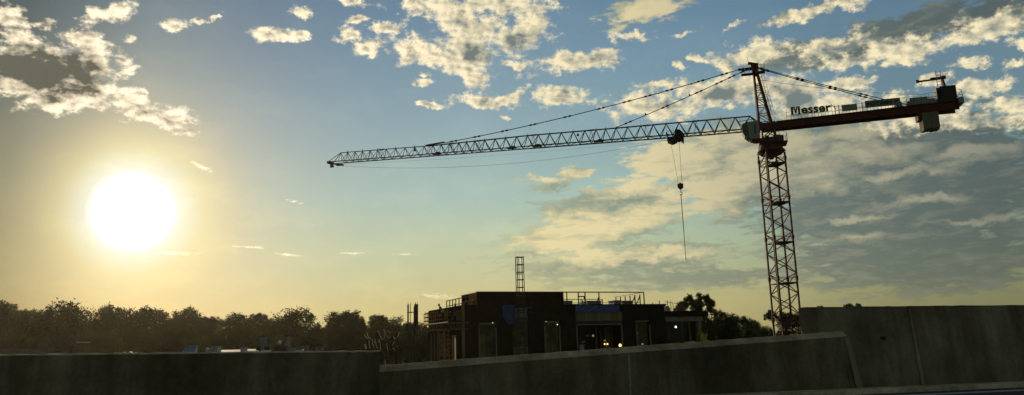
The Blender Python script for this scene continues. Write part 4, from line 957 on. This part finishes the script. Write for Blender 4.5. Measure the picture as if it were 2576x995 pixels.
# ------------------------------------------------------------------ haze
HAZE = True
if HAZE:
    hz = MB().hexa([Vector(v) for v in ((-260,-45,-1.5),(260,-45,-1.5),(260,300,-1.5),(-260,300,-1.5),(-260,-45,44),(260,-45,44),(260,300,44),(-260,300,44))])
    hm = bpy.data.materials.new('haze'); hm.use_nodes = True; nt = hm.node_tree; nt.nodes.remove(nt.nodes['Principled BSDF'])
    pv = nt.nodes.new('ShaderNodeVolumePrincipled'); pv.inputs['Color'].default_value = (.95,.86,.68,1); pv.inputs['Density'].default_value = .00007; pv.inputs['Anisotropy'].default_value = .72
    nt.links.new(pv.outputs[0], nt.nodes['Material Output'].inputs['Volume']); o = hz.build('haze', hm); tag(o, kind='stuff')

# ------------------------------------------------------------------ sky and sun
sd_ = ray(335, 533).normalized(); SAZ = math.atan2(sd_.x, sd_.y); SEL = math.asin(sd_.z)
w = bpy.data.worlds.new('World'); scene.world = w; w.use_nodes = True; nt = w.node_tree; N = nt.nodes; K = nt.links
bg = N['Background']; BGS = .12; bg.inputs['Strength'].default_value = BGS
def new(t, **kw):
    n = N.new(t)
    for k, v in kw.items(): setattr(n, k, v)
    return n
def setin(sock, v):
    if isinstance(v, bpy.types.NodeSocket): K.new(v, sock)
    else: sock.default_value = v
def math_(op, a, b=None, c=None, clamp=False):
    n = new('ShaderNodeMath', operation=op, use_clamp=clamp); setin(n.inputs[0], a)
    if b is not None: setin(n.inputs[1], b)
    if c is not None: setin(n.inputs[2], c)
    return n.outputs[0]
def vmath(op, a, b=None):
    n = new('ShaderNodeVectorMath', operation=op); setin(n.inputs[0], a)
    if b is not None: setin(n.inputs[1], b)
    return n.outputs['Value'] if op in ('LENGTH','DOT_PRODUCT','DISTANCE') else n.outputs[0]
def mrange(x, a, b, c=0., d=1., smooth=True):
    n = new('ShaderNodeMapRange', interpolation_type='SMOOTHSTEP' if smooth else 'LINEAR'); setin(n.inputs[0], x); n.inputs[1].default_value = a; n.inputs[2].default_value = b; n.inputs[3].default_value = c; n.inputs[4].default_value = d; return n.outputs[0]
def mixc(f, a, b, mode='MIX'):
    n = new('ShaderNodeMix', data_type='RGBA', blend_type=mode); setin(n.inputs[0], f)
    for s_, v in ((6, a), (7, b)):
        if isinstance(v, tuple): n.inputs[s_].default_value = (*v[:3], 1)
        else: K.new(v, n.inputs[s_])
    return n.outputs[2]
def ramp(x, stops, lo, hi):
    f = mrange(x, lo, hi, smooth=False); r = new('ShaderNodeValToRGB'); K.new(f, r.inputs[0]); e = r.color_ramp.elements
    while len(e) < len(stops): e.new(.5)
    for el, (p_, c_) in zip(e, stops): el.position = (p_-lo)/(hi-lo)
    for k, (p_, c_) in enumerate(stops): e[k].position = (p_-lo)/(hi-lo); e[k].color = (*c_, 1)
    return r.outputs[0]
sky = new('ShaderNodeTexSky', sky_type='NISHITA', sun_disc=False, sun_elevation=SEL, sun_rotation=SAZ, altitude=200, air_density=1.0, dust_density=2.5, ozone_density=2.0)
tc = new('ShaderNodeTexCoord'); D = tc.outputs['Generated']
sp = new('ShaderNodeSeparateXYZ'); K.new(D, sp.inputs[0])
az = math_('MULTIPLY', math_('ARCTAN2', sp.outputs[0], sp.outputs[1]), 57.2958); el = math_('MULTIPLY', math_('ARCSINE', sp.outputs[2]), 57.2958)
cb = new('ShaderNodeCombineXYZ'); K.new(az, cb.inputs[0]); K.new(el, cb.inputs[1]); P = cb.outputs[0]
ang = math_('MULTIPLY', math_('ARCCOSINE', math_('MULTIPLY', vmath('DOT_PRODUCT', D, tuple(sd_)), .99999)), 57.2958)
# clear sky colour by height, warm near the horizon
clear = ramp(el, [(0,L((192,176,116))),(3,L((194,184,128))),(7,L((182,194,158))),(11,L((160,188,178))),(16,L((138,168,176))),(21,L((118,150,168))),(28,L((92,127,154))),(38,L((84,102,116))),(50,L((104,104,98)))], 0, 50)
# dimmer, greener sky away from the sun side
side = ramp(az, [(-38,(1,1,1)),(-30,(1,1,1)),(-8,(1,1,1)),(6,(.98,.99,.98)),(16,(.84,.88,.90)),(28,(.44,.51,.58)),(40,(.38,.45,.53)),(70,(.5,.55,.6))], -38, 70)
lowmix = mrange(el, 2, 26, 1., .5)
side = mixc(lowmix, (1,1,1), side)
clear = mixc(1., clear, side, 'MULTIPLY')
nish = mixc(1., sky.outputs[0], (BGS*.75,)*3, 'MULTIPLY'); clear = mixc(.12, clear, nish)
def noise(vec, scale, det=7., ro=.58, lac=2.1, dist=0.):
    n = new('ShaderNodeTexNoise'); n.noise_dimensions = '3D'; setin(n.inputs['Vector'], vec); n.inputs['Scale'].default_value = scale; n.inputs['Detail'].default_value = det; n.inputs['Roughness'].default_value = ro; n.inputs['Lacunarity'].default_value = lac; n.inputs['Distortion'].default_value = dist
    return n
def dirpt(x, y):
    d = ray(x, y); return Vector((math.degrees(math.atan2(d.x, d.y)), math.degrees(math.atan2(d.z, math.hypot(d.x, d.y))), 0))
def blobs(vec, lst):
    acc = None
    for (x, y, rx, ry, rot, wt) in lst:
        c_ = dirpt(x, y); cr, sr = math.cos(R(rot)), math.sin(R(rot))
        ex = dirpt(x+rx*cr, y+rx*sr)-c_; ey = dirpt(x-ry*sr, y+ry*cr)-c_
        vi = vec
        if acc is not None:   # read one after the other
            q_ = new('ShaderNodeVectorMath', operation='MULTIPLY_ADD'); K.new(acc, q_.inputs[0]); q_.inputs[1].default_value = (1e-7,)*3; K.new(vec, q_.inputs[2]); vi = q_.outputs[0]
        mp = new('ShaderNodeMapping', vector_type='TEXTURE'); K.new(vi, mp.inputs[0]); mp.inputs['Location'].default_value = c_; mp.inputs['Rotation'].default_value = (0,0,math.atan2(ex.y, ex.x)); mp.inputs['Scale'].default_value = (ex.length, ey.length, 1)
        v = math_('MULTIPLY_ADD', vmath('LENGTH', mp.outputs[0]), -wt, wt)
        acc = v if acc is None else math_('SMOOTH_MAX', acc, v, .12)
    return acc
wn = noise(P, .55, 4., .6); warp = new('ShaderNodeVectorMath', operation='MULTIPLY_ADD'); K.new(vmath('SUBTRACT', wn.outputs['Color'], (.5,.5,.5)), warp.inputs[0]); warp.inputs[1].default_value = (2.4,1.8,0); K.new(P, warp.inputs[2]); PW = warp.outputs[0]
puffs = [(90,185,190,100,8,1.6),(170,215,140,60,14,1.3),(20,50,75,45,0,.9),(105,62,55,16,0,.8),(270,42,90,30,-18,.9),(205,95,60,20,0,.8),(250,150,90,60,30,.8),(330,262,110,42,22,1),(430,300,100,30,8,.95),(240,240,70,50,20,.8),(327,105,24,14,0,.8),(433,66,38,20,-8,.9),(310,182,22,9,10,.7),(495,55,22,7,0,.6),(535,42,18,6,-10,.6),
 (757,30,30,27,0,.9),(690,88,70,22,5,.9),(715,100,45,14,0,.8),(740,92,40,12,0,.8),(905,6,70,13,5,.8),(895,45,36,16,0,.85),(885,92,42,26,-5,.95),(975,72,55,22,-4,.95),(918,128,40,26,-10,.9),(1090,20,90,40,0,.9),(1240,18,190,34,-3,1),(1180,60,130,50,10,1),(1050,130,105,42,12,1),(1180,120,120,66,0,1),(1310,88,95,52,-15,1),(1180,180,75,36,15,.9),(1215,195,22,28,0,.8),(1062,212,44,14,5,.8),(1080,190,20,10,0,.7),
 (1430,160,130,30,-8,1),(1300,165,40,14,10,.7),(1515,145,60,24,-8,.9),(1240,254,125,24,-3,1),(1400,238,100,32,0,1),(1080,268,40,9,0,.8),(1270,292,24,6,0,.6),(1600,90,80,13,4,.7),(1545,95,30,16,20,.6),(1722,86,30,10,-8,.75),(1752,146,40,10,15,.75),(1705,162,16,14,10,.6),(1840,72,36,10,-20,.6),
 (1890,140,120,44,-8,1),(2060,120,150,36,-12,.75),(2280,120,240,42,-15,.8),(2480,80,140,50,-15,.85),(2560,110,60,24,10,.8),(2070,26,170,22,-15,.9),(2150,160,90,26,-5,.9),(2260,150,60,20,-12,.8),(2230,170,40,16,0,.7),(2365,200,60,20,-8,.85),(2445,162,70,16,-6,.8),(2465,222,90,34,-5,.95),(2550,165,40,14,-20,.8),(2196,200,30,8,-6,.7),(2130,215,70,18,-5,.8),
 (1660,270,170,42,-6,.9),(1830,225,190,46,-8,.95),(1990,230,120,60,0,.9),(2100,270,200,44,-6,.9),(2330,300,240,40,-4,.9),(2560,280,80,40,-10,.8),(1650,210,50,14,-8,.7)]
bp = blobs(PW, puffs)
mpn = new('ShaderNodeMapping'); K.new(P, mpn.inputs[0]); mpn.inputs['Rotation'].default_value = (0,0,R(-8)); mpn.inputs['Scale'].default_value = (.75,1.15,1)
PN = mpn.outputs[0]
nA = noise(PN, .62, 10., .66).outputs['Fac']
def dens(vec_n, base): 
    return vec_n
DA = math_('ADD', math_('MULTIPLY_ADD', nA, 3.3, -1.58), math_('MULTIPLY_ADD', bp, 1.15, -.10))
# sun is low on the left: light on faces towards it
sdir = Vector((math.degrees(SAZ), math.degrees(SEL), 0)); tos = vmath('SUBTRACT', tuple(sdir), P); tos = vmath('NORMALIZE', tos)
offv = new('ShaderNodeVectorMath', operation='MULTIPLY_ADD'); K.new(tos, offv.inputs[0]); offv.inputs[1].default_value = (.30,.30,0); K.new(PN, offv.inputs[2])
nA2 = noise(offv.outputs[0], .62, 4., .54).outputs['Fac']; relief = math_('MULTIPLY', math_('SUBTRACT', noise(PN, .62, 4., .54).outputs['Fac'], nA2), 4.0)
alphaA = mrange(DA, -.04, .62)
darks = [(70,165,170,70,0,1.6),(210,170,110,54,15,1.5),(140,235,60,24,0,.8),(240,240,55,24,20,.9),(10,205,80,50,0,1),(345,270,60,14,20,.6),(1300,108,95,30,-18,1.1),(1230,135,70,22,-10,.8),(1150,60,60,16,0,.5),(2130,112,230,22,-16,1.4),(2380,50,220,22,-17,1.4),(1960,150,120,18,-6,.9),(1680,265,100,22,-6,.8),(1840,235,150,26,-6,1),(2000,250,90,50,0,1),(2170,300,200,30,-5,.9),(1340,85,40,16,-20,.6),(2440,300,150,26,-5,.8),(2030,300,140,30,0,.9)]
dk_ = mrange(math_('ADD', blobs(PW, darks), math_('MULTIPLY_ADD', nA, 2.2, -1.1)), -.05, 1.35)
nL = noise(PN, .30, 4., .5).outputs['Fac']
thick = math_('MULTIPLY', mrange(DA, .35, 1.5, 0, 1.), mrange(nL, .35, .65, .12, .75))
lit = math_('ADD', math_('SUBTRACT', math_('SUBTRACT', .80, math_('MULTIPLY', dk_, .8)), thick), relief, clamp=True)
prox = mrange(ang, 6, 34, 1, 0)
litcol = mixc(prox, L((248,233,192)), (1.35,1.15,.82)); shcol = mixc(prox, L((118,130,128)), L((98,97,84)))
cA = mixc(lit, shcol, litcol)
# streaky layered cloud on the right
mps = new('ShaderNodeMapping'); K.new(P, mps.inputs[0]); mps.inputs['Rotation'].default_value = (0,0,R(-11)); mps.inputs['Scale'].default_value = (.34,1.25,1)
nS = noise(mps.outputs[0], 1.25, 8., .62, dist=.3).outputs['Fac']
mps2 = new('ShaderNodeMapping'); K.new(PW, mps2.inputs[0]); mps2.inputs['Rotation'].default_value = (0,0,R(-13)); mps2.inputs['Scale'].default_value = (.42,1.2,1); mps2.inputs['Location'].default_value = (7,3,0)
nS2 = noise(mps2.outputs[0], .5, 7., .55).outputs['Fac']
streaks = [(2220,92,340,50,-17,1.3),(1970,135,150,36,-9,1.1),(2500,46,170,50,-15,1.2),(2050,28,170,14,-15,.8),(2250,470,520,230,-6,1.15),(1900,420,330,150,-8,1.1),(1680,400,140,60,-14,.85),(1560,520,260,75,-12,.95),(1480,590,260,46,-8,.9),(1560,660,330,46,-5,.8),(1700,700,420,40,-2,.6),(1350,452,70,11,0,.55),(1450,432,60,20,-8,.65),(1330,640,160,14,-3,.4),(2300,640,500,120,-4,.9),(1390,470,70,16,-10,.45),(1620,25,130,42,-14,.75),(1330,520,60,10,0,.3),(1100,745,70,6,2,.35)]
bS = blobs(PW, streaks); DS = math_('ADD', math_('MULTIPLY_ADD', nS, 2.4, -1.2), math_('MULTIPLY', bS, 1.45)); alphaS = mrange(DS, .0, .5, 0, .92)
bright = [(2250,440,250,14,-9,.55),(2420,560,200,11,-6,.5),(2150,600,220,12,-4,.5),(2050,480,150,26,-8,.55),(2500,305,160,26,-8,.8),(2150,395,210,50,-8,.7),(2000,360,110,40,-6,.8),(2060,66,170,15,-17,1.),(2330,135,210,24,-13,1.1),(1890,130,80,40,-8,1.1),(2540,70,80,50,-15,1.),(2460,115,90,26,0,1.),(2050,26,170,14,-15,.9),(2180,155,90,20,-5,1.),(1640,420,230,90,-12,1.2),(1800,480,260,80,-10,1.0),(1480,580,260,60,-9,1.),(1850,340,200,40,-8,1.),(2180,330,160,30,-8,.7),(2330,500,150,22,-8,.85),(2440,385,160,18,-8,.75),(2200,548,120,12,-6,.6),(1700,640,200,24,-3,.8),(1480,650,200,30,-3,.7),(1900,400,120,60,-5,.8),(1420,430,90,20,0,.8),(1360,450,90,20,0,.8),(1100,745,80,10,2,.8),(1620,25,150,50,-14,.9),(2330,100,100,30,-8,.3)]
br_ = mrange(math_('ADD', blobs(PW, bright), math_('MULTIPLY_ADD', nS2, 1.9, -.95)), -.15, .75)
br2 = math_('ADD', br_, math_('MULTIPLY_ADD', nS, mrange(az, 12, 24, 2.0, 1.5), mrange(az, 12, 24, -1.0, -.72)), clamp=True)
shS = ramp(az, [(-5,L((168,170,138))),(8,L((140,152,134))),(20,L((106,118,112))),(34,L((84,96,94)))], -5, 34)
ltS = ramp(az, [(-5,L((236,220,165))),(8,L((232,216,166))),(20,L((190,182,148))),(34,L((140,140,124)))], -5, 34)
shS = mixc(mrange(el, 0, 8, .6, 0), shS, mixc(1., L((172,168,126)), side, 'MULTIPLY'))
cS = mixc(br2, shS, ltS)
# aureole of scattered sunlight around the sun
gl = mixc(1., ramp(ang, [(0,(1.,1.,1.)),(2.0,(1.,1.,.98)),(3.2,(1.,.97,.74)),(4.6,(1.,.85,.44)),(6.5,(.95,.73,.37)),(9.,(.84,.65,.36)),(25,(.72,.58,.36))], 0, 25), ramp(az, [(-40,(.40,.40,.40)),(-36,(.55,.55,.55)),(-32.5,(.8,.8,.8)),(-29,(1,1,1))], -40, -29), 'MULTIPLY')
def grey3(x):
    o_ = new('ShaderNodeCombineColor'); [K.new(x, o_.inputs[i]) for i in range(3)]; return o_.outputs[0]
clear = mixc(1., clear, ramp(az, [(-40,(.27,.28,.27)),(-35,(.32,.33,.30)),(-31.5,(.44,.47,.47)),(-27,(.66,.68,.67)),(-20,(.68,.72,.78)),(-12,(.78,.84,.89)),(-2,(1,1,1))], -40, -2), 'MULTIPLY')
clear = mixc(math_('DIVIDE', 1., math_('ADD', 1., math_('POWER', math_('DIVIDE', ang, 5.6), 3.3)), clamp=True), clear, gl)
cir = noise(mps2.outputs[0], .35, 8., .62).outputs['Fac']; clear = mixc(mrange(cir, .42, .75, 0, .22), clear, mixc(1., clear, (1.5,1.4,1.2), 'MULTIPLY'))
skyc = mixc(alphaS, clear, cS); skyc = mixc(alphaA, skyc, cA)
# thin bright streaks near the sun
wisps = [(508,421,34,7,24,1.1),(428,637,75,5.5,2,1.3),(628,622,48,4,3,.8),(728,642,42,4,4,.8),(740,508,22,4,12,.7),(878,637,40,4,2,.6),(1020,640,40,4,2,.4),(1100,745,70,6,2,.5)]
wz = mrange(math_('ADD', blobs(P, wisps), math_('MULTIPLY_ADD', noise(mps.outputs[0], 5.5, 8., .7).outputs['Fac'], 3.6, -1.8)), .0, 1.2); skyc = mixc(wz, skyc, mixc(prox, (.85,.75,.5), (1.5,1.25,.85)))
skyc = mixc(1., skyc, grey3(mrange(ang, .8, 3.1, 1.5, 0)), 'ADD')
# unseen sky away from the sun: warm tint put in to light the walls
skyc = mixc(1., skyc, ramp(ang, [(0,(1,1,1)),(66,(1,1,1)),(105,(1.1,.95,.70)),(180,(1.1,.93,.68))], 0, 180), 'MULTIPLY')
below = mrange(el, -2, 0, .15, 1.); bc = new('ShaderNodeCombineColor'); [K.new(below, bc.inputs[i]) for i in range(3)]; skyc = mixc(1., skyc, bc.outputs[0], 'MULTIPLY')
skyc = mixc(1., skyc, (1/BGS,)*3, 'MULTIPLY')
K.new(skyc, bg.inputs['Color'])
for n in N:
    if n.type == 'MIX' : n.clamp_factor = True
sun = bpy.data.lights.new('sun', 'SUN'); sun.energy = 2.8; sun.angle = R(.5); sun.color = (1,.80,.52)
so = bpy.data.objects.new('sun', sun); col.objects.link(so); so.rotation_euler = sd_.to_track_quat('Z', 'Y').to_euler(); so.location = (0,0,80)

# ------------------------------------------------------------------ camera
cam = bpy.data.cameras.new('camera'); cam.sensor_width = 36; cam.lens = 36*SF/SW; cam.clip_end = 12000; cam.clip_start = .1
co = bpy.data.objects.new('camera', cam); col.objects.link(co)
mtx = Matrix((RV, UV, -_f)).transposed().to_4x4(); mtx.translation = Vector((0,0,EZ)); co.matrix_world = mtx
scene.camera = co
w.cycles.sampling_method = 'NONE'
scene.cycles.max_bounces = 4; scene.cycles.diffuse_bounces = 2; scene.cycles.volume_bounces = 0
scene.render.resolution_x, scene.render.resolution_y = 1024, 395
scene.view_settings.view_transform = 'Standard'; scene.view_settings.look = 'None'; scene.view_settings.exposure = 0; scene.view_settings.gamma = 1
